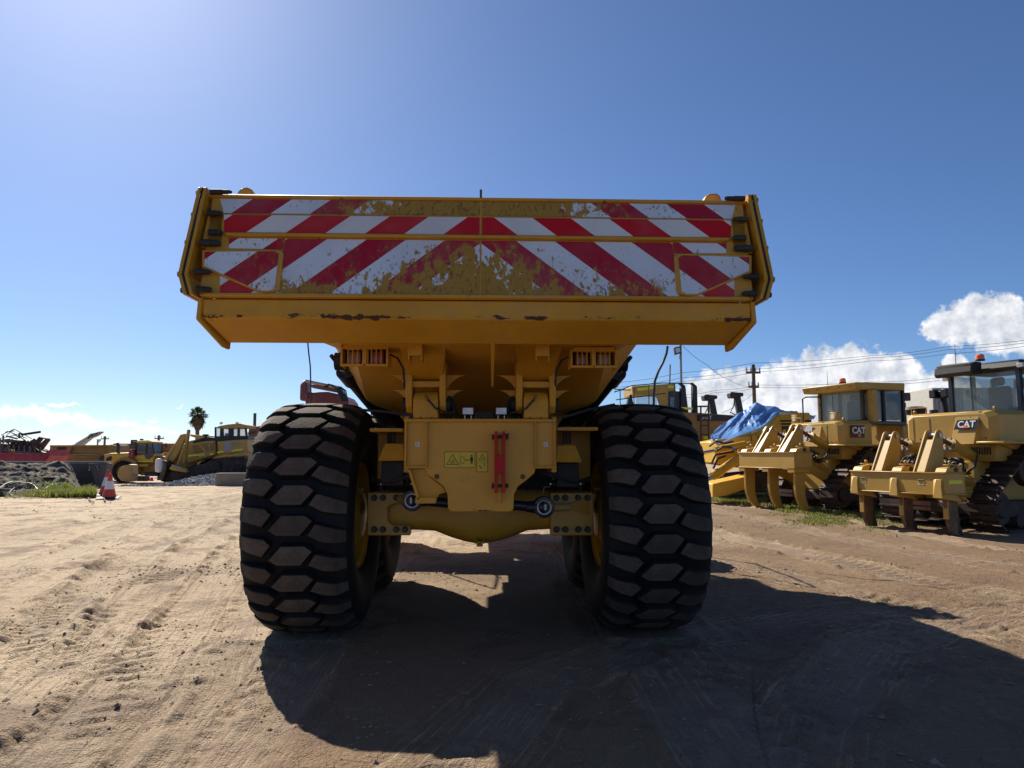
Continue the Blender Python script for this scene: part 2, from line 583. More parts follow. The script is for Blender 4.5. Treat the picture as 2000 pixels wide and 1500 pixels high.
def ground_height(X, Y):
    h = (fbm(X * .16, Y * .16, 3, 1) - .5) * .16
    near = smooth01(np.hypot(X, Y), 60, 25)
    rough = fbm(X * .35 + 3, Y * .35, 3, 20)
    h += (fbm(X * 1.4, Y * 1.1, 4, 5) - .5) * .026 * near
    h += (fbm(X * 21, Y * 21, 2, 45, .6) - .5) * .013 * near * (.3 + smooth01(rough, .40, .6))
    h += (fbm(X * 7, Y * 7, 4, 40, .6) - .5) * .020 * near * (.15 + 1.2 * smooth01(rough, .47, .62))
    # dried ripples dragged by tyres, mostly across the line of sight
    wq = fbm(X * .8, Y * .8, 2, 60)
    h += np.abs(vnoise(X * 1.6 + wq * 2, Y * 6.0 + wq * 3, 66) - .5) * -.016 * near * smooth01(rough, .40, .58)
    comp = np.zeros_like(h)
    lug = np.zeros_like(h)
    TA, TS = X * 1.0, Y * 1.0
    TB = np.full(X.shape, 1e9)
    wob = (fbm(X * .9, Y * .9, 3, 80) - .5) * .22
    edge = fbm(X * 3.2, Y * 3.2, 3, 90)
    for ti, (pts, w_, dp, pitch) in enumerate(TRACKS):
        best = np.full(X.shape, 1e9)
        arc = np.zeros_like(X)
        sgn = np.zeros_like(X)
        acc = 0.0
        for (ax, ay), (bx, by) in zip(pts[:-1], pts[1:]):
            dx, dy = bx - ax, by - ay
            ln = math.hypot(dx, dy)
            t = np.clip(((X - ax) * dx + (Y - ay) * dy) / ln ** 2, 0, 1)
            d = np.hypot(X - ax - t * dx, Y - ay - t * dy)
            k = d < best
            best = np.where(k, d, best)
            arc = np.where(k, acc + t * ln, arc)
            sgn = np.where(k, ((X - ax) * dy - (Y - ay) * dx) / ln, sgn)
            acc += ln
        kk = best < TB
        TB = np.where(kk, best, TB)
        TA = np.where(kk, sgn, TA)
        TS = np.where(kk, arc, TS)
        d = best + wob * (1 if ti < len(TRACKS) - 4 else .15)
        hw = w_ / 2
        inside = smooth01(d, hw, hw - .07)
        strength = smooth01(fbm(arc * .35 + ti * 11, arc * 0 + ti, 2, 100 + ti), .30, .62)
        h -= inside * dp * .8 * (.45 + .55 * strength)
        comp = np.maximum(comp, inside * (.4 + .6 * strength))
        berm = np.exp(-((d - hw - .05) / .075) ** 2)
        h += berm * dp * .95 * smooth01(edge, .42, .62) * (.3 + .9 * strength)
        saw = ((arc + np.abs(sgn) * .55) / pitch) % 1.0
        bar = smooth01(saw, .05, .16) * smooth01(saw, .62, .50)
        m2 = inside * smooth01(fbm(arc * .8 + 5 * ti, sgn * 2.5, 3, 130 + ti), .50, .60)
        h += (bar - .5) * .020 * m2
        lug = np.maximum(lug, m2)
    # hard standing under the wheels that stand there
    for wx in (-1.5, 1.5):
        for wy in (0, 1.94, 6.6):
            r = np.maximum(np.abs(X - wx) / .62, np.abs(Y - wy) / .5)
            k = smooth01(r, 1.5, .8)
            h = h * (1 - k) + (-.002) * k + .022 * np.exp(-((r - 1.02) / .10) ** 2) * (.3 + edge)
    ground_height.track = (TA, TS, smooth01(TB, .75, .30))
    return h + far_drop(Y), comp, lug


gx = axis(-3.9, 4.6, .023, 1.0235, -2600, 2600)
gy = axis(-3.6, 3.6, .023, 1.0225, -14, 3800)
GX, GY = np.meshgrid(gx, gy)
H, COMP, LUG = ground_height(GX, GY)
TRK_ATTR = ground_height.track
nx, ny = len(gx), len(gy)
me = bpy.data.meshes.new('ground')
me.vertices.add(nx * ny)
co = np.empty((nx * ny, 3), np.float32)
co[:, 0], co[:, 1], co[:, 2] = GX.ravel(), GY.ravel(), H.ravel()
me.vertices.foreach_set('co', co.ravel())
idx = np.arange(nx * ny, dtype=np.int32).reshape(ny, nx)
q = np.stack([idx[:-1, :-1], idx[:-1, 1:], idx[1:, 1:], idx[1:, :-1]], -1).reshape(-1, 4)
me.loops.add(q.size)
me.loops.foreach_set('vertex_index', q.ravel())
me.polygons.add(len(q))
me.polygons.foreach_set('loop_start', np.arange(0, q.size, 4, dtype=np.int32))
me.update(calc_edges=True)
me.polygons.foreach_set('use_smooth', np.ones(len(q), bool))
at_ = me.attributes.new('compacted', 'FLOAT', 'POINT')
at_.data.foreach_set('value', COMP.ravel().astype(np.float32))
GLARE_TONE = smooth01(-GX * .22 + GY * .10 + (fbm(GX * .3, GY * .3, 4, 400) - .5) * 2.6, -.55, 1.5)  # patchy; paler left and far as painted sun glare, darker round the truck for shade
GLARE_TONE = np.clip(GLARE_TONE + .35 * COMP * smooth01(GY, 3, 9), 0, 1)
for nm_, ar_ in zip(('across', 'along', 'dragged'), TRK_ATTR):
    a3 = me.attributes.new(nm_, 'FLOAT', 'POINT')
    a3.data.foreach_set('value', ar_.ravel().astype(np.float32))
at2 = me.attributes.new('pale_tone', 'FLOAT', 'POINT')
at2.data.foreach_set('value', GLARE_TONE.ravel().astype(np.float32))
ground = put('ground', me)
ground['kind'] = 'structure'


def gz(x, y):
    h, _, _ = ground_height(np.array([[float(x)]]), np.array([[float(y)]]))
    return float(h[0, 0])


m, t, b = base_mat('sandy dirt')
v = t.nodes.new('ShaderNodeTexCoord').outputs['Object']
att = N(t, 'ShaderNodeAttribute', _attribute_name='compacted')
nA = noise(t, v, .22, 3, .6)
nB = noise(t, v, 1.1, 4, .66, .4)
nC = noise(t, v, 6.0, 4, .7)
nD = noise(t, v, 95.0, 3, .7)
pale_tone = N(t, 'ShaderNodeAttribute', _attribute_name='pale_tone').outputs['Fac']
cmb = N(t, 'ShaderNodeCombineXYZ')
L(t, M_(t, 'MULTIPLY', N(t, 'ShaderNodeAttribute', _attribute_name='across').outputs['Fac'], 30.0), cmb.inputs[0])
L(t, M_(t, 'MULTIPLY', N(t, 'ShaderNodeAttribute', _attribute_name='along').outputs['Fac'], 1.1), cmb.inputs[1])
drag = N(t, 'ShaderNodeAttribute', _attribute_name='dragged').outputs['Fac']
nS = M_(t, 'MULTIPLY', M_(t, 'SUBTRACT', noise(t, cmb.outputs[0], 1.0, 3, .6), .5), drag)
crust = sstep(t, nC, .50, .535)
c = mixc(t, pale_tone, (.205, .130, .068), (.53, .405, .262))  # dark base deepens the shaded ground, pale end holds the painted glare
c = mixc(t, sstep(t, nS, .03, .14, 0, .75), c, (.16, .10, .065))
c = mixc(t, sstep(t, nS, -.03, -.14, 0, .6), c, (.52, .41, .29))
c = mixc(t, M_(t, 'MULTIPLY', sstep(t, nA, .42, .66), .45), c, (.285, .19, .115))
c = mixc(t, M_(t, 'MULTIPLY', sstep(t, nB, .49, .62), .8), c, (.17, .105, .064))
c = mixc(t, M_(t, 'MULTIPLY', sstep(t, nC, .52, .70), M_(t, 'MULTIPLY_ADD', pale_tone, .45, .15)), c, (.50, .395, .265))
c = mixc(t, M_(t, 'MULTIPLY', att.outputs['Fac'], .3), c, (.38, .30, .22))
c = mixc(t, M_(t, 'MULTIPLY', sstep(t, nD, .50, .72), .6), c, (.10, .07, .05))
c = mixc(t, M_(t, 'MULTIPLY', sstep(t, nD, .44, .25), .4), c, (.52, .41, .29))
vor = N(t, 'ShaderNodeTexVoronoi', Scale=55.0, Randomness=1.0)
L(t, v, vor.inputs['Vector'])
L(t, c, b.inputs['Base Color'])
b.inputs['Roughness'].default_value = .86
b.inputs['Specular IOR Level'].default_value = .28
bp = N(t, 'ShaderNodeBump', Strength=.9, Distance=.016)
hh = M_(t, 'ADD', M_(t, 'MULTIPLY', noise(t, v, 38, 3, .7), 1.0), M_(t, 'MULTIPLY', nD, .55))
hh = M_(t, 'ADD', hh, M_(t, 'MULTIPLY', vor.outputs['Distance'], .35))
hh = M_(t, 'ADD', hh, M_(t, 'MULTIPLY', nS, 1.6))
hh = M_(t, 'ADD', hh, M_(t, 'MULTIPLY', crust, .45))
hh = M_(t, 'ADD', hh, M_(t, 'MULTIPLY', sstep(t, noise(t, v, 17.0, 4, .7), .55, .60), .3))
L(t, hh, bp.inputs['Height'])
L(t, bp.outputs[0], b.inputs['Normal'])
DIRT = m
ground.data.materials.append(DIRT)

# loose crumbs of earth and small stones lying on it
STONE = paint('earth crumb', (.27, .19, .125), .95, .35, .5, dustcol=(.38, .30, .22), scale=4)


def scatter_mesh(name, pts, sizes, mat, seed=3, kind='stuff', squash=.6):
    r = np.random.default_rng(seed)
    base = np.array([(1, 0, 0), (-.5, .87, 0), (-.5, -.87, 0), (.5, .87, .1), (.5, -.87, .1), (-1, 0, .1), (0, 0, 1), (.1, .1, -.6)])
    ring = [0, 3, 1, 5, 2, 4]
    faces = [(ring[i], ring[(i + 1) % 6], 6) for i in range(6)] + [(ring[(i + 1) % 6], ring[i], 7) for i in range(6)]
    n = len(pts)
    V = base[None] * (1 + r.uniform(-.35, .35, (n, 8, 3)))
    a = r.uniform(0, 2 * np.pi, n)
    ca, sa = np.cos(a)[:, None], np.sin(a)[:, None]
    X = V[:, :, 0] * ca - V[:, :, 1] * sa
    Yv = V[:, :, 0] * sa + V[:, :, 1] * ca
    sz = np.array(sizes)[:, None]
    V = np.stack([X * sz, Yv * sz, V[:, :, 2] * sz * squash], -1) + np.array(pts)[:, None, :]
    F_ = (np.array(faces)[None] + (np.arange(n) * 8)[:, None, None]).reshape(-1, 3)
    me = bpy.data.meshes.new(name)
    me.from_pydata(V.reshape(-1, 3).tolist(), [], F_.tolist())
    me.materials.append(mat)
    return put(name, me)


px_ = np.concatenate([rng.uniform(-5, 6, 12000), rng.uniform(-16, 12, 4000)])
py_ = np.concatenate([rng.uniform(-3.6, 4, 12000), rng.uniform(3, 20, 4000)])
keep = fbm(px_ * .6, py_ * .6, 3, 200) > rng.uniform(.42, .62, len(px_))
px_, py_ = px_[keep], py_[keep]
hz, cz_, _ = ground_height(px_, py_)
sz = np.minimum(.003 + rng.exponential(.0042, len(px_)), .03) * np.where(py_ > 3, 1.7, 1.0)
st = scatter_mesh('loose_stones', np.stack([px_, py_, hz + sz * .1], -1), sz, STONE)
tag(st, 'loose earth crumbs and small stones strewn over the dirt yard', 'stones', kind='stuff')

# ================================================================== the dump truck
truck = thing('dump_truck', 'large yellow articulated dump truck seen from behind with red and white chevron tailgate', 'dump truck')
XC = 0.02
TG_K = (-1.90 + 2.05) / (3.434 - 2.671)


def tgp(u, v, off=0.0):
    """point on the tailgate: u across, v up the slope, off = proud of the plate"""
    n = Vector((0, -1, TG_K)).normalized()
    up = Vector((0, TG_K, 1)).normalized()
    return Vector((XC + u, -2.05, 2.665)) + up * v + n * off


UPT = Vector((0, TG_K, 1)).normalized()
NT = Vector((0, -1, TG_K)).normalized()


def chevron(name, offset, wear, wc=(0, 0), red=(.48, .012, .04), whitec=(.76, .78, .82), speck=.5):
    """printed red/white chevrons with flaked patches where the yellow shows.
    wear: base amount; wc: falloff of the wear with |x| and with height"""
    m, t, b = base_mat(name)
    v = t.nodes.new('ShaderNodeTexCoord').outputs['Object']
    sp = t.nodes.new('ShaderNodeSeparateXYZ')
    L(t, v, sp.inputs[0])
    ax = M_(t, 'ABSOLUTE', M_(t, 'SUBTRACT', sp.outputs[0], XC))
    vv = M_(t, 'SUBTRACT', sp.outputs[2], 2.665)
    s = M_(t, 'ADD', ax, M_(t, 'MULTIPLY', vv, 1.24))
    ph = M_(t, 'FRACT', M_(t, 'DIVIDE', M_(t, 'ADD', s, 5.45 - offset), .545))
    isw = M_(t, 'LESS_THAN', ph, .5)
    n1 = noise(t, v, 2.2, 4, .6)
    c = mixc(t, isw, tuple(red), tuple(whitec))
    c = mixc(t, M_(t, 'MULTIPLY', sstep(t, n1, .35, .7), .22), c, (.30, .23, .2))
    if wear > -1:
        mp = N(t, 'ShaderNodeMapping')
        mp.inputs['Scale'].default_value = (1, 1, .62)
        L(t, v, mp.inputs[0])
        big = noise(t, mp.outputs[0], 12.0, 9, .74, .2)
        th = M_(t, 'ADD', wear, M_(t, 'ADD', M_(t, 'MULTIPLY', ax, wc[0]), M_(t, 'MULTIPLY', vv, wc[1])))
        big = M_(t, 'ADD', big, M_(t, 'MULTIPLY', M_(t, 'SUBTRACT', noise(t, v, 1.6, 3, .5), .5), .34))
        p = sstep(t, M_(t, 'ADD', big, th), .62, .64)
        # the white film flakes, the red one rubs thin first
        ghost = M_(t, 'MULTIPLY', sstep(t, M_(t, 'ADD', big, th), .50, .66), M_(t, 'SUBTRACT', 1.0, isw))
        c = mixc(t, M_(t, 'MULTIPLY', ghost, .45), c, (.38, .17, .08))
        c = mixc(t, p, c, mixc(t, noise(t, v, 11, 5, .6), (.36, .19, .03), (.52, .28, .05)))
        sm = noise(t, mp.outputs[0], 42.0, 5, .6)
        sm2 = noise(t, v, 3.3, 3, .6)
        k = sstep(t, M_(t, 'ADD', sm, M_(t, 'MULTIPLY', M_(t, 'ADD', th, sm2), .22)), .725, .745)
        c = mixc(t, M_(t, 'MULTIPLY', k, speck), c, (.07, .045, .03))
    L(t, c, b.inputs['Base Color'])
    b.inputs['Roughness'].default_value = .5
    b.inputs['Specular IOR Level'].default_value = .22
    bp = N(t, 'ShaderNodeBump', Strength=.12, Distance=.01)
    L(t, noise(t, v, 14, 5, .6), bp.inputs['Height'])
    L(t, bp.outputs[0], b.inputs['Normal'])
    return m


Y_GATE = paint('scuffed gate yellow', TY, .5, .2, .35, chips=0.075, chipcol=(.10, .05, .025))
CH_UP = chevron('upper chevron film', .875, .335, (-.26, 0), red=(.45, .012, .04))
CH_MID = chevron('clean chevron film', .834, -2, red=(.62, .008, .016), whitec=(.80, .74, .70))
CH_LOW = chevron('worn chevron film', .775, .315, (-.15, -.62), red=(.46, .010, .035))
CH_COR = chevron('corner chevron film', .295, -.02, (0, 0), red=(.46, .010, .03))
CH_RED = chevron('corner red film', .215, -2, red=(.62, .008, .016), whitec=(.8, .74, .7))

gate = MB()
HWT = 1.90


def tgbox(mb, u0, u1, v0, v1, o0, o1, m=0):
    mb.hexa([tgp(u0, v0, o0), tgp(u1, v0, o0), tgp(u1, v1, o0), tgp(u0, v1, o0), tgp(u0, v0, o1), tgp(u1, v0, o1), tgp(u1, v1, o1), tgp(u0, v1, o1)], m)


tgbox(gate, -HWT, HWT, 0.0, .757, -.06, 0.0)
tailgate = gate.build('tailgate', Y_GATE, truck, bevel=.008)


def tgsheet(name, poly, o0, o1, mat, bev=.002):
    b_ = MB().prism([tgp(u, v_, o0) for u, v_ in poly], NT * (o1 - o0))
    return b_.build(name, mat, tailgate, bevel=bev)


# raised bands of the gate, then the films on them
tgsheet('top_rail', [(-1.93, .744), (1.93, .744), (1.93, .768), (-1.93, .768)], -.09, .02, Y_WORN, .006)
tgsheet('raised_band', [(-1.80, .455), (1.80, .455), (1.80, .612), (-1.80, .612)], .0005, .018, Y_TRUCK, .006)
tgsheet('rib', [(-1.76, .437), (1.76, .437), (1.76, .462), (-1.76, .462)], .0, .034, Y_TRUCK, .006)
tgsheet('bottom_rail', [(-1.86, -.012), (1.86, -.012), (1.86, .012), (-1.86, .012)], -.02, .022, Y_WORN, .004)
for sx in (-1, 1):
    P_ = lambda pts: [(sx * u, v_) for u, v_ in pts]
    tgsheet('chevron_film', P_([(.008, .628), (1.80, .626), (1.84, .738), (.008, .742)]), .0005, .004, CH_UP, 0)
    tgsheet('chevron_film', P_([(.008, .468), (1.775, .468), (1.79, .602), (.008, .604)]), .0185, .022, CH_MID, 0)
    tgsheet('chevron_film', P_([(.006, .016), (1.385, .016), (1.365, .33), (1.355, .43), (.006, .43)]), .0005, .004, CH_LOW, 0)
    tgsheet('chevron_film', P_([(1.37, .348), (1.735, .352), (1.745, .43), (1.362, .43)]), .0005, .0045, CH_COR, 0)
    tgsheet('corner_plate', P_([(1.36, .035), (1.42, .018), (1.50, .02), (1.90, .20), (1.915, .335), (1.40, .342), (1.355, .32)]), .0005, .016, Y_WORN, .006)
    tgsheet('chevron_film', P_([(1.392, .045), (1.43, .03), (1.50, .032), (1.88, .21), (1.892, .315), (1.42, .325), (1.388, .305)]), .0165, .0195, CH_COR, 0)
    tgsheet('corner_film', P_([(1.47, .018), (1.76, .018), (1.775, .15)]), .001, .0045, CH_RED, 0)
    # end posts: two plates with a rubber seal clamped between
    prof = [(1.915, 3.455), (1.965, 2.86), (1.968, 2.80), (1.915, 2.655)]
    for nm, dx, th, mt, y0, y1 in (('end_plate', 0, .024, Y_TRUCK, -2.11, -1.70), ('seal_strip', .025, .012, SEAL, -2.115, -1.70), ('end_plate', .038, .026, Y_TRUCK, -2.11, -1.55)):
        p = MB()
        for (xa, za), (xb, zb) in zip(prof[:-1], prof[1:]):
            ya = TG_K * (za - 2.67)
            yb = TG_K * (zb - 2.67)
            p.hexa([(XC + sx * (xa + dx), y0 + ya, za), (XC + sx * (xa + dx + th), y0 + ya, za), (XC + sx * (xa + dx + th), y1, za), (XC + sx * (xa + dx), y1, za),
                    (XC + sx * (xb + dx), y0 + yb, zb), (XC + sx * (xb + dx + th), y0 + yb, zb), (XC + sx * (xb + dx + th), y1, zb), (XC + sx * (xb + dx), y1, zb)])
        p.build(nm, mt, tailgate, bevel=.003)
    for z_, x_ in ((3.43, 1.985), (3.26, 1.998), (3.05, 2.015), (2.815, 2.035), (2.70, 2.0)):
        MB().cyl((XC + sx * (x_ - .005), -2.05 + TG_K * (z_ - 2.67), z_), (XC + sx * (x_ + .022), -2.05 + TG_K * (z_ - 2.67), z_), .02, n=6).build('bolt', BOLT, tailgate)
    for z_, x_, ln, r_ in ((3.43, 1.90, .15, .019), (3.265, 1.90, .10, .02), (3.12, 1.875, .095, .02), (3.04, 1.915, .13, .025), (2.825, 1.935, .11, .02), (2.70, 1.905, .10, .02)):
        y_ = -2.085 + TG_K * (z_ - 2.67)
        b_ = MB()
        b_.cyl((XC + sx * x_, y_, z_), (XC + sx * (x_ - ln * .55), y_, z_), r_, n=12)
        b_.cyl((XC + sx * (x_ - ln * .5), y_, z_), (XC + sx * (x_ - ln * .85), y_, z_), r_ * .86, n=12)
        b_.cyl((XC + sx * (x_ - ln * .85), y_, z_), (XC + sx * (x_ - ln), y_, z_), r_ * .86, r_ * .5, n=12)
        b_.build('rubber_capped_bolt', BLACK_M, tailgate)
    # filler web behind the caps
    tgsheet('web', P_([(1.79, .36), (1.93, .36), (1.91, .62), (1.79, .62)]), -.03, .0, Y_TRUCK, .004)
MB().bb(XC - .008, XC + .008, -1.93, -1.91, 3.42, 3.475).build('locating_pin', RUST, tailgate)

# body: chute lip, side walls, hull, floor
bodyp = MB()
lip = [(-2.03, 2.648), (-2.035, 2.515), (-1.76, 2.385), (-1.70, 2.41), (-1.70, 2.60), (-1.90, 2.648)]
n_ = len(lip)
hw_ = [1.885, 1.878, 1.80, 1.80, 1.86, 1.885]
bodyp.add([(XC - h_, y, z) for (y, z), h_ in zip(lip, hw_)] + [(XC + h_, y, z) for (y, z), h_ in zip(lip, hw_)],
          [tuple(range(n_)), tuple(range(n_, 2 * n_))] + [(i, (i + 1) % n_, n_ + (i + 1) % n_, n_ + i) for i in range(n_)])
body = bodyp.build('body_rear_beam', paint('chute yellow, scraped', TY, .5, .16, .3, chips=.03, chipcol=(.085, .036, .02), band=(2.526, .04, .34), spec=.35), truck, bevel=.012, seg=2)
for sx in (-1, 1):
    MB().prism([(XC + sx * 1.882, -2.045, 2.655), (XC + sx * 1.89, -2.05, 2.50), (XC + sx * 1.812, -1.78, 2.352), (XC + sx * 1.80, -1.70, 2.345), (XC + sx * 1.80, -1.66, 2.60)],
               (sx * .028, 0, 0)).build('end_cheek', Y_TRUCK, body, bevel=.01, seg=2)
Y_BODY = paint('body yellow', TY, .5, .14, .25)


def sect(y, top, z1, w2, z2, w3, z3, w4, z4):
    h_ = [(1.93, top), (1.93, z1), (w2, z2), (w3, z3), (w4, z4)]
    return [(XC - x, y, z) for x, z in h_] + [(XC + x, y, z) for x, z in h_[::-1]]


hull = MB()
hull.loft([sect(-1.72, 3.36, 2.70, 1.30, 2.46, 1.0, 2.435, .45, 2.425), sect(-.9, 3.40, 2.95, 1.36, 2.58, 1.06, 2.42, .58, 2.37), sect(0.0, 3.42, 3.0, 1.44, 2.66, 1.10, 2.10, .60, 1.99), sect(2.2, 3.46, 3.0, 1.44, 2.62, 1.10, 2.02, .60, 1.88), sect(4.6, 3.55, 3.0, 1.44, 2.6, 1.10, 2.0, .60, 1.80), sect(4.8, 3.9, 3.2, 1.44, 2.7, 1.10, 2.3, .60, 2.1)])
hull.build('body', Y_BODY, truck, bevel=.02)
for sx in (-1, 1):
    MB().bb(XC + sx * 1.86, XC + sx * 2.0, -1.68, 4.8, 3.32, 3.45).build('side_rail', Y_WORN, truck, bevel=.015)
    lug = [(454, 396), (463, 374), (470, 366), (482, 364), (491, 369), (506, 396)] if sx < 0 else [(1366, 408), (1380, 381), (1386, 377), (1400, 376), (1408, 381), (1416, 408)]
    MB().prism([at(x, y, -1.60) for x, y in lug], (0, .14, 0)).build('lifting_lug', Y_WORN, truck, bevel=.02, seg=2)
MB().hexa([(XC - 1.95, 4.7, 3.3), (XC + 1.95, 4.7, 3.3), (XC + 1.95, 4.85, 3.3), (XC - 1.95, 4.85, 3.3), (XC - 1.95, 4.95, 4.25), (XC + 2.0, 4.95, 4.25), (XC + 2.0, 5.05, 4.25), (XC - 1.95, 5.05, 4.25)]).build('headboard', Y_TRUCK, truck, bevel=.01)
MB().bb(XC - 1.88, XC + 1.88, -1.86, -1.55, 3.33, 3.38).build('rear_floor_edge', Y_WORN, truck, bevel=.01)

# centre dribble rib under the beam
MB().hexa([(.095, -1.97, 2.50), (.125, -1.97, 2.50), (.125, -1.93, 2.49), (.095, -1.93, 2.49), (.10, -1.30, 2.12), (.12, -1.30, 2.12), (.12, -1.26, 2.3), (.10, -1.26, 2.3)]).build('keel_rib', Y_WORN, truck, bevel=.004)

# tail lamps behind guards
for sx, px0, px1, py0, py1 in ((-1, 666, 758, 673, 716), (1, 1114, 1205, 678, 719)):
    a, c_ = at(px0, py0, -1.42), at(px1, py1, -1.42)
    x0, x1, z1, z0 = a.x, c_.x, a.z, c_.z
    lamp = thing('tail_lamp', None, None, parent=truck)
    fr = MB()
    y0, y1 = -1.43, -1.41
    xm = (x0 + x1) / 2
    e = .022
    fr.bb(x0, x1, y0, y1, z1 - .034, z1).bb(x0, x1, y0, y1, z0, z0 + .02).bb(x0, x0 + e * .7, y0, y1, z0 + .02, z1 - .034).bb(x1 - e * .7, x1, y0, y1, z0 + .02, z1 - .034).bb(xm - .016, xm + .016, y0, y1, z0 + .02, z1 - .034)
    fr.bb(x0, x0 + .01, y1, -1.25, z0, z1).bb(x1 - .01, x1, y1, -1.25, z0, z1).bb(x0, x1, y1, -1.25, z1 - .01, z1 - .001)
    fr.build('guard', Y_TRUCK, lamp, bevel=.002)
    for k in range(2):
        xa, xb = (x0 + .018, xm - .016) if k == 0 else (xm + .016, x1 - .018)
        outer = (k == 0) == (sx < 0)
        MB().bb(xa, xb, -1.34, -1.32, z0 + .02, z1 - .03).build('lamp_housing', BLACK_M, lamp)
        MB().bb(xa + .022, xb - .022, -1.375, -1.342, z0 + .03, z1 - .042).build('lens', LENS_A if outer else LENS_R, lamp, bevel=.008, seg=2)
        for j in range(1, 4):
            xx = xa + (xb - xa) * j / 4
            MB().bb(xx - .0035, xx + .0035, y0 + .004, y1, z0 + .02, z1 - .034).build('guard_bar', Y_TRUCK, lamp)
    for xx, zz in ((x0 + .012, z1 - .014), (x1 - .012, z1 - .014), (xm, z0 + .009)):
        MB().cyl((xx, -1.44, zz), (xx, -1.43, zz), .006, n=6).build('screw', BOLT, lamp)
    MB().tube([(x1 if sx < 0 else x0, -1.3, z1 - .06), ((x1 if sx < 0 else x0) - sx * .05, -1.25, z1 - .08), ((x1 if sx < 0 else x0) - sx * .09, -1.2, z1 - .16), ((x1 if sx < 0 else x0) - sx * .09, -1.1, z1 - .3)], .008).build('lamp_cable', BLACK_M, lamp)

# body hinges
for sx in (-1, 1):
    hx = XC + sx * .445
    h_ = thing('body_hinge', None, None, parent=truck)
    pn = MB()
    pn.hexa([(hx - .19, -1.55, 2.47), (hx + .19, -1.55, 2.47), (hx + .19, -1.40, 2.47), (hx - .19, -1.40, 2.47), (hx - .13, -1.02, 2.17), (hx + .13, -1.02, 2.17), (hx + .13, -.90, 2.17), (hx - .13, -.90, 2.17)])
    pn.build('hinge_panel', Y_TRUCK, h_, bevel=.008)
    for s2 in (-1, 1):
        x_ = hx + s2 * .135
        poly = [(-1.12, 2.33), (-1.13, 2.10), (-1.10, 1.98), (-1.04, 1.93), (-.95, 1.93), (-.88, 1.98), (-.84, 2.15), (-.70, 2.32), (-.90, 2.36)]
        MB().prism([(x_ - .026, y, z) for y, z in poly], (.052, 0, 0)).build('hinge_cheek', Y_TRUCK, h_, bevel=.006)
        for zz, yy, ln in ((2.245, -.98, .17), (2.125, -.93, .15)):
            q_ = []
            for i in range(9):
                f = i / 8
                q_.append((x_ + s2 * (.02 + ln * f), yy, zz - .115 * (1 - f) ** 2.1))
            MB().prism([(x_ + s2 * .02, yy, zz)] + q_[::1] + [(x_ + s2 * (.02 + ln), yy, zz + .001)], (0, .03, 0)).build('gusset', Y_TRUCK, h_)
        MB().cyl((x_ + s2 * .026, -.985, 2.0), (x_ + s2 * .06, -.985, 2.0), .06, n=18).build('hinge_pin_cap', BLACK_M, h_)
    MB().bb(hx - .11, hx + .11, -1.10, -1.04, 2.135, 2.185).build('cross_bar', Y_TRUCK, h_, bevel=.004)
    # square pocket, open below
    bx_ = MB()
    ox, oz = hx - sx * .045 if sx > 0 else hx - .04, 2.385
    ox = hx - .045 if sx < 0 else hx + .02
    bx_.bb(ox - .052, ox + .052, -1.56, -1.55, oz - .055, oz + .055).bb(ox - .052, ox - .042, -1.55, -1.38, oz - .09, oz + .055).bb(ox + .042, ox + .052, -1.55, -1.38, oz - .09, oz + .055).bb(ox - .052, ox + .052, -1.55, -1.38, oz + .045, oz + .055)
    bx_.build('prop_socket', Y_TRUCK, h_, bevel=.003)
    # chassis tower with the pin boss
    tw = MB()
    q_ = [(-1.12, 1.88), (-1.12, 2.02)] + [(-1.0 - .12 * math.cos(a), 2.02 + .09 * math.sin(a)) for a in [math.pi * i / 8 for i in range(1, 8)]] + [(-.88, 2.02), (-.88, 1.88)]
    tw.prism([(hx - .10, y, z) for y, z in q_], (.20, 0, 0))
    tw.build('hinge_tower', Y_TRUCK, h_, bevel=.012, seg=2)
    p0 = (hx - .03 * sx * -1, -1.13, 2.055)
    MB().tube([(hx + (.0 if sx < 0 else -.0), -1.122, 2.06), (hx - sx * .03, -1.15, 2.02), (hx - sx * .08, -1.15, 1.965), (hx - sx * .15, -1.12, 1.935), (hx - sx * .26, -1.02, 1.925)], .0085).build('grease_hose', BLACK_M, h_)
    MB().cyl((hx, -1.118, 2.068), (hx - sx * .02, -1.148, 2.03), .011, n=8).build('hose_fitting', STEEL, h_)
    hs = MB()
    hs.tube([(hx - sx * .17, -.9, 2.08), (hx - sx * .20, -.95, 2.03), (hx - sx * .22, -.98, 1.96), (hx - sx * .235, -.98, 1.88)], .022, n=10)
    hs.build('hydraulic_hose', BLACK_M, h_)
    # dump cylinder
    dc = thing('dump_cylinder', None, None, parent=truck)
    A, B = Vector((XC + sx * 1.33, -.10, 2.47)), Vector((XC + sx * .56, 1.65, 1.35))
    MB().cyl(A, A.lerp(B, .16), .075, n=18).build('piston_rod', CHROME, dc)
    c2_ = MB().cyl(A.lerp(B, .05), B, .105, n=20)
    c2_.cyl(A.lerp(B, .05), A.lerp(B, .12), .125, n=20)
    c2_.build('barrel', BLACK, dc)
    MB().cyl(A - Vector((.06, 0, 0)), A + Vector((.06, 0, 0)), .085, n=16).build('top_eye', BLACK, dc)
    MB().tube([A + Vector((sx * .09, -.05, .05)), A.lerp(B, .3) + Vector((sx * .1, -.08, .05)), A.lerp(B, .6) + Vector((sx * .12, -.05, .02))], .02).build('cylinder_hose', BLACK_M, dc)

# rear cross member of the chassis
YF = -1.10


def fp(px, py, Y=YF):
    return at(px, py, Y)


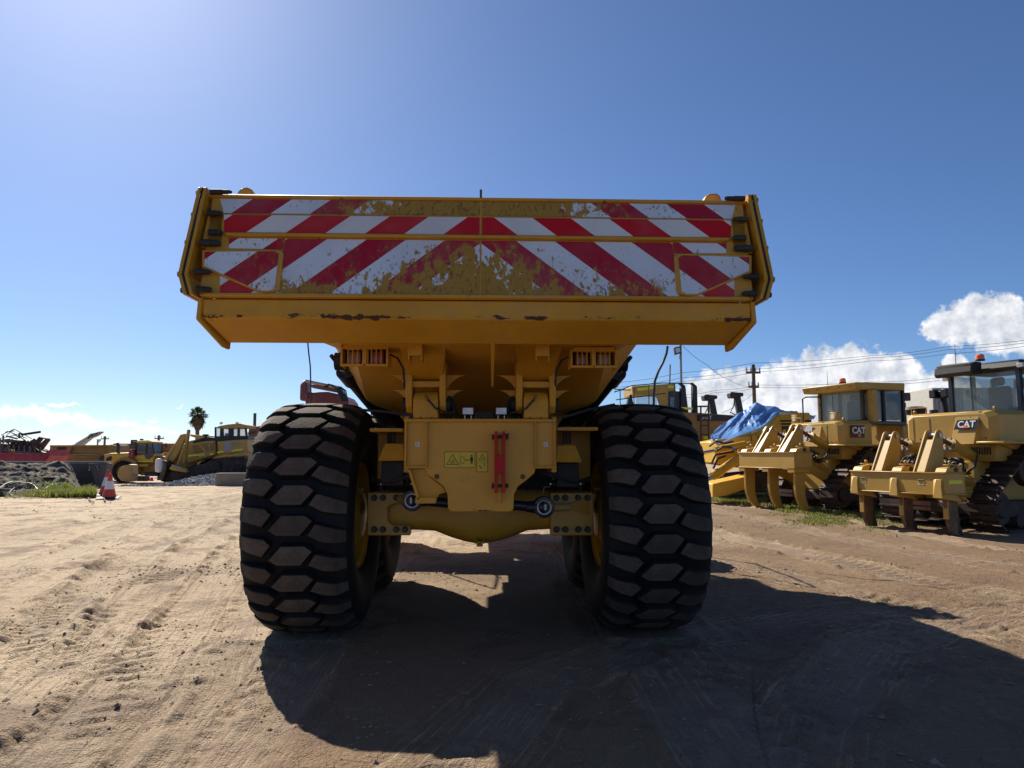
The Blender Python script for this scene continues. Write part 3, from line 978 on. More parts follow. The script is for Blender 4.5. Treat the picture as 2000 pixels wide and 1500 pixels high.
pl = [(793, 822), (1083, 822), (1083, 914), (1046, 915), (1044, 924), (1028, 938), (1012, 950), (1004, 966), (1003, 994), (998, 1000), (881, 1000), (875, 994), (874, 966), (866, 950), (850, 938), (833, 926), (830, 915), (793, 914)]
fr = thing('rear_cross_member', None, None, parent=truck)
MB().prism([fp(*p) for p in pl], (0, .05, 0)).build('end_plate', paint('frame yellow', TY, .42, .1, .12, chips=.02), fr, bevel=.008, seg=2)
a, c_ = fp(790, 819), fp(1086, 825)
MB().bb(a.x, c_.x, YF - .035, YF + .5, c_.z + .002, a.z + .004).build('top_flange', Y_TRUCK, fr, bevel=.004)
for pxa, pxb in ((792, 834), (1044, 1084)):
    a, c_ = fp(pxa, 822, YF - .03), fp(pxb, 915, YF - .03)
    MB().bb(a.x, c_.x, YF - .034, YF - .001, c_.z, c_.z + .018).bb(a.x, a.x + .012, YF - .034, YF - .001, c_.z + .018, a.z).bb(c_.x - .012, c_.x, YF - .034, YF - .001, c_.z + .018, a.z).build('pocket_frame', Y_TRUCK, fr, bevel=.003)
    e = fp((pxa + pxb) / 2 + 2, 868, YF - .012)
    MB().bb(e.x - .017, e.x + .017, YF - .006, YF - .001, e.z - .017, e.z + .017).build('white_sticker', WHITE, fr)
    for k in range(3):
        MB().bb(e.x - .012 + .002 * k, e.x + .004 + .003 * k, YF - .0075, YF - .0062, e.z - .011 + .008 * k, e.z - .008 + .008 * k).build('sticker_print', INK, fr)
# side sheets of the frame running forward
for sx in (-1, 1):
    xs = fp(793 if sx < 0 else 1083, 860).x
    MB().bb(xs - .02, xs + .02, YF + .051, 4.5, 1.45, 1.90).build('frame_rail', Y_TRUCK, fr)
MB().bb(-.45, .5, .4, 4.4, 1.15, 1.80).build('drive_housing', BLACK, fr, bevel=.03)
for px, py in ((853, 931), (1021, 931)):
    p = fp(px, py)
    MB().cyl((p.x, YF - .008, p.z), (p.x, YF + .02, p.z), .02, n=16).build('bolt', RUST, fr)
# left lower bracket that holds the track rod
bl = [(799, 916), (832, 916), (838, 930), (866, 952), (871, 962), (858, 965), (851, 978), (851, 979), (817, 979), (810, 960)]
MB().prism([at(x, y, YF + .02) for x, y in bl], (0, .10, 0)).build('track_rod_bracket', Y_TRUCK, fr, bevel=.006)
a, c_ = at(812, 971, YF), at(852, 983, YF)
MB().bb(a.x, c_.x, YF - .03, YF + .12, c_.z, a.z).build('bracket_foot', Y_TRUCK, fr, bevel=.004)
a, b2 = at(800, 917, YF), at(818, 975, YF)
MB().hexa([(a.x - .012, YF - .03, a.z), (a.x + .012, YF - .03, a.z), (a.x + .012, YF + .02, a.z), (a.x - .012, YF + .02, a.z), (b2.x - .012, YF - .03, b2.z), (b2.x + .012, YF - .03, b2.z), (b2.x + .012, YF + .02, b2.z), (b2.x - .012, YF + .02, b2.z)]).build('bracket_rib', Y_TRUCK, fr, bevel=.003)
# damaged paint at the lower edge
p = fp(945, 999)
sc = MB()
for k in range(26):
    u = p.x + random.gauss(0, .045)
    z = p.z + abs(random.gauss(0, .006))
    r_ = random.uniform(.004, .012)
    sc.add([(u, YF - .0006, z), (u + r_ * 1.8, YF - .0006, z - .001), (u + r_ * 1.2, YF - .0006, z + r_ * .6), (u + r_ * .3, YF - .0006, z + r_ * .5)], [(0, 1, 2, 3)])
for k in range(14):
    u, z = fp(905 + random.gauss(0, 14), 937 + random.gauss(0, 7)).x, fp(905, 937 + random.gauss(0, 4)).z
    r_ = random.uniform(.003, .007)
    sc.add([(u, YF - .0006, z), (u + r_ * 1.8, YF - .0006, z - .003), (u + r_ * 1.2, YF - .0006, z + r_ * .5), (u + r_ * .3, YF - .0006, z + r_ * .4)], [(0, 1, 2, 3)])
o = sc.build('paint_chips', RUST_D, fr, smooth=0)
o['kind'] = 'stuff'

# warning stickers
YS = YF - .002


def sticker(px0, py0, px1, py1):
    a, c_ = fp(px0, py0), fp(px1, py1)
    r_ = .008
    x0, x1, z0, z1 = a.x, c_.x, c_.z, a.z
    for nm, e, mt, yy in (('warning_sticker', 0, INK, YS), ('sticker_face', .004, WARN, YS - .0015)):
        q_ = []
        for cx_, cz2, a0 in ((x1 - r_, z1 - r_, 0), (x0 + r_, z1 - r_, 90), (x0 + r_, z0 + r_, 180), (x1 - r_, z0 + r_, 270)):
            for k in range(4):
                an = math.radians(a0 + 30 * k)
                rr = r_ - e
                q_.append((cx_ + rr * math.cos(an), yy, cz2 + rr * math.sin(an)))
        MB().prism(q_, (0, .0012, 0)).build(nm, mt, fr)
    return x0, x1, z0, z1


def ink(polys, y=YS - .0032):
    b_ = MB()
    for p_ in polys:
        b_.prism([(x, y, z) for x, z in p_], (0, .001, 0))
    return b_


def tri_ring(cx_, cz2, s, th):
    o_ = [(cx_ + s * math.cos(math.radians(a_)), cz2 + s * math.sin(math.radians(a_))) for a_ in (90, 210, 330)]
    i_ = [(cx_ + (s - 2 * th) * math.cos(math.radians(a_)), cz2 + (s - 2 * th) * math.sin(math.radians(a_))) for a_ in (90, 210, 330)]
    return [[o_[k], o_[(k + 1) % 3], i_[(k + 1) % 3], i_[k]] for k in range(3)]


def ln_(x0, z0, x1, z1, th):
    d_ = Vector((x1 - x0, z1 - z0))
    n2 = Vector((-d_.y, d_.x)).normalized() * th / 2
    return [(x0 + n2.x, z0 + n2.y), (x1 + n2.x, z1 + n2.y), (x1 - n2.x, z1 - n2.y), (x0 - n2.x, z0 - n2.y)]


x0, x1, z0, z1 = sticker(868, 882, 928, 914)
W_, H_ = x1 - x0, z1 - z0
cx_, cz2 = x0 + W_ * .27, z0 + H_ * .42
pg = tri_ring(cx_, cz2, H_ * .44, H_ * .035)
pg += [ln_(cx_ - .022, cz2 - .012, cx_ + .022, cz2 - .012, .003), ln_(cx_ - .012, cz2 - .006, cx_ + .004, cz2 + .006, .004), ln_(cx_ + .002, cz2 + .004, cx_ + .012, cz2 - .002, .004), ln_(cx_ + .006, cz2 + .004, cx_ + .016, cz2 + .012, .003), ln_(cx_ - .016, cz2 - .019, cx_ + .01, cz2 - .019, .002)]
xm = x0 + W_ * .5
pg += [ln_(xm, z0 + .006, xm, z1 - .006, .0015)]
xa, xb, za, zb = x0 + W_ * .54, x0 + W_ * .64, z0 + H_ * .28, z0 + H_ * .68
pg += [ln_(xa, za, xb, za, .003), ln_(xa, zb, xb, zb, .003), ln_(xa, za, xa, zb, .003), ln_(xb, za, xb, zb, .003)]
zc = z0 + H_ * .48
pg += [ln_(x0 + W_ * .70, zc, x0 + W_ * .79, zc, .004), [(x0 + W_ * .67, zc), (x0 + W_ * .715, zc - .007), (x0 + W_ * .715, zc + .007)], [(x0 + W_ * .825, zc), (x0 + W_ * .78, zc - .007), (x0 + W_ * .78, zc + .007)]]
pc = x0 + W_ * .885
pg += [ln_(pc, zc - .002, pc, zc + .024, .014), ln_(pc - .004, zc - .03, pc - .004, zc + .004, .006), ln_(pc + .004, zc - .03, pc + .004, zc + .004, .006), ln_(pc - .010, zc - .006, pc - .010, zc + .022, .004), ln_(pc + .010, zc - .006, pc + .010, zc + .022, .004),
       [(pc + .007 * math.cos(k * math.pi / 4), zc + .034 + .007 * math.sin(k * math.pi / 4)) for k in range(8)]]
ink(pg).build('sticker_print', INK, fr)
x0, x1, z0, z1 = sticker(931, 882, 953, 922)
cx_, cz2 = (x0 + x1) / 2, z0 + (z1 - z0) * .68
pg = tri_ring(cx_, cz2, .036, .003) + [ln_(cx_ - .014, cz2 - .008, cx_ + .012, cz2 + .006, .003), ln_(cx_ - .004, cz2 + .006, cx_ + .012, cz2 - .008, .003)]
zb = z0 + (z1 - z0) * .25
pg += [ln_(x0 + .006, z0 + (z1 - z0) * .48, x1 - .006, z0 + (z1 - z0) * .48, .0015), ln_(cx_ - .024, zb + .014, cx_ - .004, zb - .012, .004), ln_(cx_ - .024, zb + .002, cx_ - .010, zb - .014, .003), ln_(cx_ + .012, zb + .02, cx_ + .022, zb + .026, .006), ln_(cx_ + .010, zb + .008, cx_ + .022, zb + .012, .004)]
ink(pg).build('sticker_print', INK, fr)

# red body prop: two bars either side of a yellow web, pinned at both ends
a, c_ = fp(966, 842, YF - .115), fp(987, 963, YF - .115)
lk = thing('body_lock_bar', None, None, parent=truck)
lk['label'] = 'red steel body lock bar pinned to the rear plate'
wd = (c_.x - a.x)
MB().bb(a.x + wd * .34, a.x + wd * .62, YF - .075, YF - .0005, c_.z - .08, a.z - .01).build('yellow_web', Y_TRUCK, lk, bevel=.003)
for xx in (a.x, c_.x - wd * .28):
    q_ = [(xx, c_.z), (xx + wd * .28, c_.z), (xx + wd * .28, a.z - .01), (xx + wd * .22, a.z), (xx + wd * .06, a.z), (xx, a.z - .01)]
    MB().prism([(x, YF - .115, z) for x, z in q_], (0, .06, 0)).build('red_bar', RED_PAINT, lk, bevel=.003)
zc1, zc2 = fp(0, 889, YF).z, fp(0, 925, YF).z
MB().bb(a.x + wd * .2, c_.x - wd * .2, YF - .118, YF - .08, zc2, zc1).build('red_link', RED_PAINT, lk, bevel=.003)
for z_ in (fp(0, 853, YF - .05).z, fp(0, 950, YF - .05).z):
    MB().cyl((a.x - .022, YF - .085, z_), (c_.x + .026, YF - .085, z_), .012, n=12).cyl((a.x - .02, YF - .085, z_), (a.x - .004, YF - .085, z_), .022, n=12).cyl((c_.x + .004, YF - .085, z_), (c_.x + .02, YF - .085, z_), .02, n=6).build('lock_pin', BOLT, lk)
MB().tube([(a.x + .02, YF - .1, a.z - .05), (a.x + .03, YF - .13, a.z - .035), (c_.x - .01, YF - .12, a.z - .03), (c_.x + .03, YF - .1, a.z - .02)], .004).build('pin_lanyard', BLACK_M, lk)

# work lamps and the reversing camera on the cross member
for px in (914, 979):
    p = at(px, 803, YF + .02)
    wl = thing('work_lamp', None, None, parent=truck)
    MB().bb(p.x - .05, p.x + .05, YF + .01, YF + .07, p.z - .034, p.z + .034).build('lamp_housing', BLACK, wl, bevel=.012, seg=2)
    MB().bb(p.x - .043, p.x + .043, YF + .002, YF + .0095, p.z - .028, p.z + .028).build('lamp_lens', LAMP, wl, bevel=.006, seg=2)
    MB().bb(p.x - .014, p.x + .014, YF - .0005, YF + .0015, p.z - .003, p.z + .003).bb(p.x - .004, p.x + .004, YF - .0007, YF + .0013, p.z - .009, p.z + .009).build('lamp_element', WHITE, wl)
    MB().bb(p.x - .03, p.x - .022, YF + .03, YF + .05, p.z - .075, p.z - .034).bb(p.x + .022, p.x + .03, YF + .03, YF + .05, p.z - .075, p.z - .034).bb(p.x - .03, p.x + .03, YF + .025, YF + .055, p.z - .082, p.z - .075).build('lamp_bracket', STEEL, wl)
p = at(946, 812, YF + .06)
MB().bb(p.x - .075, p.x + .075, YF + .04, YF + .09, p.z - .045, p.z + .03).cyl((p.x, YF + .045, p.z - .01), (p.x, YF + .02, p.z - .01), .022, n=14).build('reversing_camera', BLACK_M, truck, bevel=.004)
p = at(1008, 800, YF + .2)
vb = MB().bb(p.x - .04, p.x + .025, YF + .18, YF + .3, p.z - .10, p.z + .06).bb(p.x + .03, p.x + .075, YF + .2, YF + .3, p.z - .10, p.z + .085).cyl((p.x + .05, YF + .19, p.z + .12), (p.x + .05, YF + .19, p.z - .02), .008, n=8)
vb.build('valve_block', BLACK_M, truck, bevel=.005)
MB().tube([at(700, 800, -.3), at(760, 805, -.4), at(800, 812, -.7), at(880, 818, -.9)], .012).build('brake_line', BLACK_M, truck)
MB().tube([at(1200, 790, -.1), at(1150, 800, -.3), at(1100, 815, -.6)], .012).build('brake_line', BLACK_M, truck)

# ---- axle
ax = thing('rear_axle', None, None, parent=truck)
Y_AX = paint('axle casting yellow', (.50, .26, .022), .38, .16, .25, chips=.035, chipcol=(.05, .02, .018), bump=.12)
AZ = 1.085
sq = lambda c_: math.copysign(abs(c_) ** .62, c_)
secs = []
for x_, rz, ry in ((-1.0, .17, .17), (-.86, .18, .18), (-.60, .18, .24), (-.42, .19, .26), (-.28, .215, .29), (-.16, .25, .33), (-.06, .27, .35), (.06, .27, .35), (.16, .25, .33), (.28, .215, .29), (.42, .19, .26), (.60, .18, .24), (.86, .18, .18), (1.0, .17, .17)):
    secs.append([(XC + x_, ry * sq(math.cos(k * math.pi / 12)) - .12, AZ - (.03 if abs(x_) < .3 else 0) + rz * sq(math.sin(k * math.pi / 12))) for k in range(24)])
MB().loft(secs).build('axle_housing', Y_AX, ax)
p = at(937, 1062, -.42)
MB().bb(p.x - .028, p.x + .028, -.47, -.38, p.z - .02, p.z + .025).cyl((p.x, -.48, p.z), (p.x, -.46, p.z), .016, n=12).bb(p.x - .04, p.x - .03, -.45, -.36, p.z, p.z + .06).bb(p.x + .032, p.x + .042, -.45, -.36, p.z, p.z + .06).build('drain_boss', Y_AX, ax, bevel=.004)
p = at(937, 1062, -.484)
MB().lathe([(.013, 0), (.013, -.004), (.009, -.004)], (p.x, -.482, p.z), 'Y', 16).build('drain_plug', RUST, ax)
for sx, (pxa, pxb) in ((-1, (718, 801)), (1, (1075, 1160))):
    a, c_ = at(pxa, 962, -.40), at(pxb, 1046, -.40)
    if sx < 0:
        l2 = at(757, 1000, -.40)
        q_ = [(a.x, a.z), (c_.x, a.z), (c_.x, a.z - .09), (l2.x + .05, a.z - .10), (l2.x, a.z - .13), (l2.x, c_.z + .13), (l2.x + .04, c_.z + .095), (c_.x - .0, c_.z + .085), (c_.x, c_.z), (a.x, c_.z)]
    else:
        q_ = [(a.x, a.z), (c_.x, a.z), (c_.x, c_.z), (a.x, c_.z)]
    MB().prism([(x, -.40, z) for x, z in q_], (0, .12, 0)).build('saddle_plate', Y_AX, ax, bevel=.01, seg=2)
    if sx > 0:
        MB().hexa([(a.x + .03, -.43, 1.13), (a.x + .16, -.43, 1.15), (c_.x - .04, -.405, 1.22), (c_.x - .04, -.405, 1.05), (a.x + .03, -.40, 1.13), (a.x + .16, -.40, 1.15), (c_.x - .04, -.40, 1.22), (c_.x - .04, -.40, 1.05)]).build('saddle_web', Y_AX, ax, bevel=.008)
    cols = (731, 748, 774, 791) if sx < 0 else (1087, 1104, 1129, 1147)
    for row, py in enumerate((972, 1034)):
        for px in cols:
            if sx < 0 and row == 0 and px == 791:
                continue
            p = at(px, py, -.40)
            MB().cyl((p.x, -.40, p.z), (p.x, -.412, p.z), .029, n=18).cyl((p.x, -.411, p.z), (p.x, -.445, p.z), .022, n=6).build('saddle_bolt', BOLT, ax)
# track rods with ball eyes
for sx, ex, ey in ((-1, 806, 977), (1, 1062, 990)):
    p = at(ex, ey, -.66)
    tr = thing('track_rod', None, None, parent=truck)
    q2 = at(900, 985, -.66) if sx < 0 else at(980, 985, -.66)
    MB().cyl((p.x + (-sx) * .07, -.66, p.z), (q2.x, -.66, q2.z), .042, n=16).cyl((p.x, -.66, p.z), (p.x - sx * .15, -.66, p.z), .07, .043, n=16).build('rod', NAVY, tr)
    MB().lathe([(.052, -.055), (.085, -.05), (.092, -.03), (.092, .03), (.085, .05), (.052, .055)], (p.x, -.66, p.z), 'Y', 28).build('rod_eye', NAVY, tr)
    MB().lathe([(.052, -.06), (.062, -.062), (.062, -.05), (.052, -.05)], (p.x, -.66, p.z), 'Y', 28).build('retaining_ring', STEEL, tr)
    MB().cyl((p.x, -.70, p.z), (p.x, -.62, p.z), .052, n=20).build('ball', BLACK, tr)
    MB().bb(p.x - .019, p.x + .019, -.704, -.701, p.z - .024, p.z + .024).build('white_sticker', WHITE, tr)
    MB().bb(p.x - .004, p.x + .004, -.7052, -.7042, p.z - .004, p.z + .004).build('sticker_print', INK, tr)
    if sx > 0:
        MB().cyl((p.x + .06, -.62, p.z - .012), (p.x + .23, -.55, p.z - .012), .033, n=16).build('rod_pin', paint('tan primer', (.45, .28, .10), .5), tr)
    else:
        MB().cyl((p.x - .02, -.62, p.z), (p.x - .12, -.5, p.z), .04, n=14).build('rod_pin', Y_AX, tr)
MB().tube([at(1006, 957, -.5), at(1022, 963, -.5), at(1045, 964, -.5), at(1061, 963, -.5), at(1063, 951, -.5), at(1075, 950, -.5)], .006).build('brake_pipe', STEEL, ax)
# suspension blocks and cross arms between the axle and frame
for sx in (-1, 1):
    sb = thing('suspension_mount', None, None, parent=truck)
    pxs = (740, 792) if sx < 0 else (1084, 1136)
    yt, yb = (866, 900) if sx < 0 else (869, 903)
    a, c_ = at(pxs[0], yt, -.55), at(pxs[1], yb, -.55)
    i0, i1 = (12, 4) if sx < 0 else (4, 12)
    ta, tb = at(pxs[0] + i0, yt, -.55), at(pxs[1] - i1, yt, -.55)
    MB().hexa([(a.x, -.62, c_.z), (c_.x, -.62, c_.z), (c_.x, -.25, c_.z), (a.x, -.25, c_.z), (ta.x, -.56, a.z), (tb.x, -.56, a.z), (tb.x, -.3, a.z), (ta.x, -.3, a.z)]).build('spring_cap', Y_TRUCK, sb, bevel=.008)
    for k in range(1):
        MB().bb(a.x + .02 + .006 * (k % 2), c_.x - .02 - .006 * (k % 2), -.5, -.28, c_.z - .22, c_.z - .004).build('rubber_layer', SEAL if k % 2 else BLACK_M, sb, bevel=.006)
    for px in ((759, 764, 770) if sx < 0 else (1101, 1107, 1113)):
        p = at(px, 850, -.42)
        MB().cyl((p.x, -.42, p.z - .08), (p.x, -.42, p.z + .085), .012, n=8).build('stud', BOLT, sb)
    a, c_ = (at(731, 838, -.35), at(793, 845, -.35)) if sx < 0 else (at(1083, 836, -.35), at(1160, 843, -.35))
    MB().bb(a.x, c_.x, -.60, -.1, c_.z, a.z).build('shelf', Y_TRUCK, sb, bevel=.004)
    MB().bb(a.x, c_.x, -.10, -.06, c_.z - .45, a.z).build('back_sheet', Y_TRUCK, sb)
    MB().bb(min(XC + sx * .30, XC + sx * .98), max(XC + sx * .30, XC + sx * .98), .35, .7, 1.0, 1.6).build('bogie_beam', BLACK, sb, bevel=.03)

# ---- wheels
R_OUT, HALF, PITCH_N = 1.05, .455, 27


def crown(u):
    """outer radius of the tread over the width"""
    return R_OUT - .018 * (abs(u) / .3) ** 2 - max(0, abs(u) - .30) ** 2 * 3.4


def tread_block(poly, name):
    """one rubber block: outline in (across, along) metres, curved to the tyre; +y is up at angle 0 facing -Y"""
    us = sorted({round(min(p[0] for p in poly) + (max(p[0] for p in poly) - min(p[0] for p in poly)) * k / 4, 4) for k in range(5)})
    lo, hi = min(p[0] for p in poly), max(p[0] for p in poly)

    def span(u):
        ys = []
        n = len(poly)
        for i in range(n):
            (x0, y0), (x1, y1) = poly[i], poly[(i + 1) % n]
            if abs(x1 - x0) < 1e-6:
                if abs(u - x0) < 1e-6:
                    ys += [y0, y1]
            elif min(x0, x1) - 1e-9 <= u <= max(x0, x1) + 1e-9:
                ys.append(y0 + (y1 - y0) * (u - x0) / (x1 - x0))
        return min(ys), max(ys)
    us = sorted(set(us) | {p[0] for p in poly})
    vs_, fs, mi = [], [], []
    rows = []
    for u in us:
        y0, y1 = span(u)
        if y1 - y0 < .012:
            y0, y1 = (y0 + y1) / 2 - .006, (y0 + y1) / 2 + .006
        r1 = crown(u)
        r0 = r1 - .085
        ch = .007
        yy = [(y0 - .012, r0), (y0, r1 - ch), (y0 + ch, r1), ((y0 + y1) / 2, r1 + .001), (y1 - ch, r1), (y1, r1 - ch), (y1 + .012, r0)]
        rows.append([len(vs_) + k for k in range(7)])
        for y, r in yy:
            an = y / R_OUT
            vs_.append((u, -r * math.cos(an), r * math.sin(an)))
    for i in range(len(rows) - 1):
        for k in range(6):
            fs.append((rows[i][k], rows[i][k + 1], rows[i + 1][k + 1], rows[i + 1][k]))
            mi.append(1 if 1 < k < 4 else 0)
    for rw in (rows[0], rows[-1]):
        fs.append(tuple(rw))
        mi.append(0)
    b_ = MB()
    b_.v, b_.f, b_.m = vs_, fs, mi
    return b_.mesh(name, [RUBBER, DUSTY], 28)


PT = 2 * math.pi * R_OUT / PITCH_N
h2 = PT * .5
BLOCKS = [tread_block([(-.428, .078), (-.32, .070), (-.21, .056), (-.160, .004), (-.222, -.088), (-.235, -.094), (-.33, -.068), (-.428, -.044)], 'tread_block'),
          tread_block([(-.072, .084), (.112, .084), (.168, .044), (.174, .034), (.080, -.080), (.070, -.084), (-.112, -.084), (-.168, -.046), (-.176, -.034)], 'tread_block'),
          tread_block([(.19, .080), (.205, .086), (.32, .056), (.428, .026), (.428, -.088), (.34, -.080), (.245, -.066), (.142, -.016), (.136, -.006)], 'tread_block')]
BLOCK_DY = [.080, 0.0, -.072]
tp = [(.47, -.33), (.50, -.37), (.60, -.425), (.72, -.452), (.80, -.455), (.88, -.448), (.935, -.43), (.958, -.40), (.968, -.30), (.975, 0), (.968, .30), (.958, .40), (.935, .43), (.88, .448), (.80, .455), (.72, .452), (.60, .425), (.50, .37), (.47, .33)]
tyre_me = MB().lathe(tp, n=96).mesh('tyre', RUBBER, 50)
jm = MB()
for bi, bm_ in enumerate(BLOCKS):
    for k in range(PITCH_N):
        an = (k * PT + BLOCK_DY[bi]) / R_OUT
        R_ = Matrix.Rotation(-an, 3, 'X')
        base = len(jm.v)
        jm.v += [tuple(R_ @ v_.co) for v_ in bm_.vertices]
        jm.f += [tuple(base + i for i in p_.vertices) for p_ in bm_.polygons]
        jm.m += [p_.material_index for p_ in bm_.polygons]
tread_joined = jm.mesh('tread', [RUBBER, DUSTY], 28)
rim_b = MB()
rim_b.lathe([(.485, -.335), (.49, -.31), (.455, -.29), (.45, .0), (.44, .24), (.455, .29), (.49, .31), (.485, .335), (.44, .32), (.425, .24), (.40, .10), (.28, .06), (.12, .06)], n=64)
rim_b.lathe([(.425, -.30), (.42, .02), (.34, .09), (.34, .10)], n=64)
rim_me = rim_b.mesh('rim', Y_TRUCK, 30)
nut_me = MB().cyl((0, 0, 0), (-.035, 0, 0), .016, n=6).mesh('wheel_nut', Y_TRUCK)
hub_me = MB().lathe([(.10, -.42), (.20, -.40), (.30, -.30), (.30, -.02), (.345, 0), (.345, .06)], n=48, close=True).mesh('hub', Y_AX, 30)


def wheel(wx, wy, side, full):
    """side +1: outer face towards +X"""
    wh = thing('wheel', None, None, (wx, wy, R_OUT - .022), parent=truck)
    put('tyre', tyre_me, wh)
    o = put('rim', rim_me, wh, loc=(-side * .05, 0, 0), rot=(0, 0, 0 if side > 0 else math.pi))
    o = put('hub', hub_me, wh, rot=(0, 0, 0 if side > 0 else math.pi))
    ph = random.random()
    if full:
        for bi, bm_ in enumerate(BLOCKS):
            for k in range(PITCH_N):
                an = ((k + (.35 if side > 0 else 0)) * PT + BLOCK_DY[bi]) / R_OUT
                put('tread_block', bm_, wh, rot=(-an, 0, 0))
        for k in range(24):
            an = 2 * math.pi * k / 24
            put('wheel_nut', nut_me, wh, loc=(side * .02, .375 * math.cos(an), .375 * math.sin(an)))
        vt = MB().tube([(-side * .25, -.30, .27), (-side * .30, -.34, .26), (-side * .40, -.36, .255), (-side * .46, -.35, .25)], .011)
        vt.build('valve_stem', STEEL, wh)
    else:
        put('tread', tread_joined, wh, rot=(ph, 0, 0))
    return wh


for wx, sd in ((-1.495, -1), (1.505, 1)):
    wheel(wx, 0, sd, True)
for wx, sd in ((-1.495, -1), (1.505, 1)):
    wheel(wx, 1.94, sd, False)
for wx, sd in ((-1.495, -1), (1.505, 1)):
    wheel(wx * 1.28, 5.9, sd, False)

# tractor unit ahead of the body (casts the long shadow to the right)
tu = thing('tractor_unit', None, None, parent=truck)
MB().loft([[(-.75, y, 1.2), (.75, y, 1.2), (.75, y, zt), (-.75, y, zt)] for y, zt in ((6.6, 2.55), (8.6, 2.3), (9.2, 2.0))]).build('bonnet', Y_TRUCK, tu, bevel=.06)
MB().bb(-.85, .85, 5.2, 6.6, 1.9, 2.5).build('cab_base', Y_TRUCK, tu, bevel=.05)
cb = MB()
for x_ in (-.8, .8):
    for y_ in (5.3, 6.5):
        cb.bb(x_ - .06, x_ + .06, y_ - .06, y_ + .06, 2.5, 3.75)
cb.build('cab_posts', BLACK, tu)
MB().bb(-.76, .76, 5.32, 6.48, 2.52, 3.7).build('cab_glass', GLASSD, tu)
MB().bb(-.95, .95, 5.15, 6.7, 3.75, 3.95).build('cab_roof', Y_TRUCK, tu, bevel=.05)
for sx in (-1, 1):
    MB().bb(sx * 1.0 if sx > 0 else -2.0, 2.0 if sx > 0 else -1.0, 5.5, 7.7, 2.18, 2.26).build('mudguard', BLACK_M, tu, bevel=.03)
    MB().tube([(sx * 1.9, 5.4, 2.2), (sx * 1.95, 5.4, 3.2), (sx * 1.95, 6.3, 3.25), (sx * 1.95, 7.4, 3.2), (sx * 1.9, 7.5, 2.2)], .02).build('handrail', BLACK, tu)
MB().tube([at(1304, 676, 5.6), at(1302, 690, 5.6), at(1295, 708, 5.6), at(1286, 725, 5.6), at(1279, 745, 5.6), at(1277, 775, 5.6), at(1277, 800, 5.6)], .022).build('mirror_arm', NAVY, tu)
MB().tube([at(601, 668, 5.6), at(603, 690, 5.6), at(606, 715, 5.6), at(607, 760, 5.6), at(606, 800, 5.6)], .013).build('mirror_arm', NAVY, tu)

for sx in (-1, 1):
    for k in range(3):
        MB().tube([(XC + sx * (.50 - .05 * k), -.55 + .03 * k, 1.62), (XC + sx * (.56 - .04 * k), -.62, 1.50 - .02 * k), (XC + sx * (.66 - .02 * k), -.60, 1.40), (XC + sx * (.80 + .02 * k), -.5, 1.345), (XC + sx * .98, -.42, 1.36 + .015 * k)], .011).build('brake_hose', BLACK_M, ax)
    MB().bb(XC + min(sx * .60, sx * .93), XC + max(sx * .60, sx * .93), -.42, -.30, 1.318, 1.345).build('hose_clamp_bar', BLACK_M, ax, bevel=.004)
    for k in range(4):
        MB().cyl((XC + sx * (.62 + .09 * k), -.43, 1.33), (XC + sx * (.62 + .09 * k), -.42, 1.33), .009, n=6).build('bolt', STEEL, ax)
for k in range(14):
    x_ = -.55 + 1.14 * k / 13
    if abs(x_ + .09) < .06 or abs(x_ - .17) < .06:
        continue
    MB().cyl((x_, YF - .045, 1.885), (x_, YF - .034, 1.885), .008, n=6).build('flange_bolt', BOLT, fr)

# ================================================================== machines parked along the right
def pmat(o):
    return Matrix.Translation(o.location) @ o.rotation_euler.to_matrix().to_4x4()


def wbuild(mb, name, mat, parent, **kw):
    """shapes given in place in the yard, stored in the frame of their thing"""
    p = parent
    Mx = pmat(p)
    while p.parent is not None:
        p = p.parent
        Mx = pmat(p) @ Mx
    mb.xf(Mx.inverted())
    return mb.build(name, mat, parent, **kw)


def slab(name, poly, Y, depth, mat, parent, bevel=0.0, **kw):
    """a profile surveyed at distance Y with its real thickness"""
    return wbuild(MB().prism([at(x, y, Y) for x, y in poly], (0, depth, 0)), name, mat, parent, bevel=bevel, **kw)


def track_loop(circles, n):
    """points and tangents along the belt round a set of wheels (x, z, r), listed counter-clockwise"""
    pts = []
    for i, (x, z, r) in enumerate(circles):
        for k in range(120):
            a = 2 * math.pi * k / 120
            pts.append((x + r * math.cos(a), z + r * math.sin(a)))
    pts = sorted(set(pts))
    def half(ps):
        h_ = []
        for p in ps:
            while len(h_) > 1 and (h_[-1][0] - h_[-2][0]) * (p[1] - h_[-2][1]) - (h_[-1][1] - h_[-2][1]) * (p[0] - h_[-2][0]) <= 0:
                h_.pop()
            h_.append(p)
        return h_
    hull_ = half(pts)[:-1] + half(pts[::-1])[:-1]
    ln = [math.dist(hull_[i], hull_[(i + 1) % len(hull_)]) for i in range(len(hull_))]
    tot = sum(ln)
    out = []
    for k in range(n):
        s = tot * k / n
        i = 0
        while s > ln[i]:
            s -= ln[i]
            i += 1
        a, b_ = hull_[i], hull_[(i + 1) % len(hull_)]
        f = s / ln[i]
        out.append((a[0] + (b_[0] - a[0]) * f, a[1] + (b_[1] - a[1]) * f, math.atan2(b_[1] - a[1], b_[0] - a[0])))
    return out, hull_


shoe_me = MB().bb(-.10, .10, -.30, .30, -.03, .0).bb(.03, .06, -.295, .295, -.085, -.0301).mesh('track_shoe', paint('worn track steel', (.055, .034, .027), .65, .35, .4, dustcol=(.12, .075, .055), metal=.3), 30)


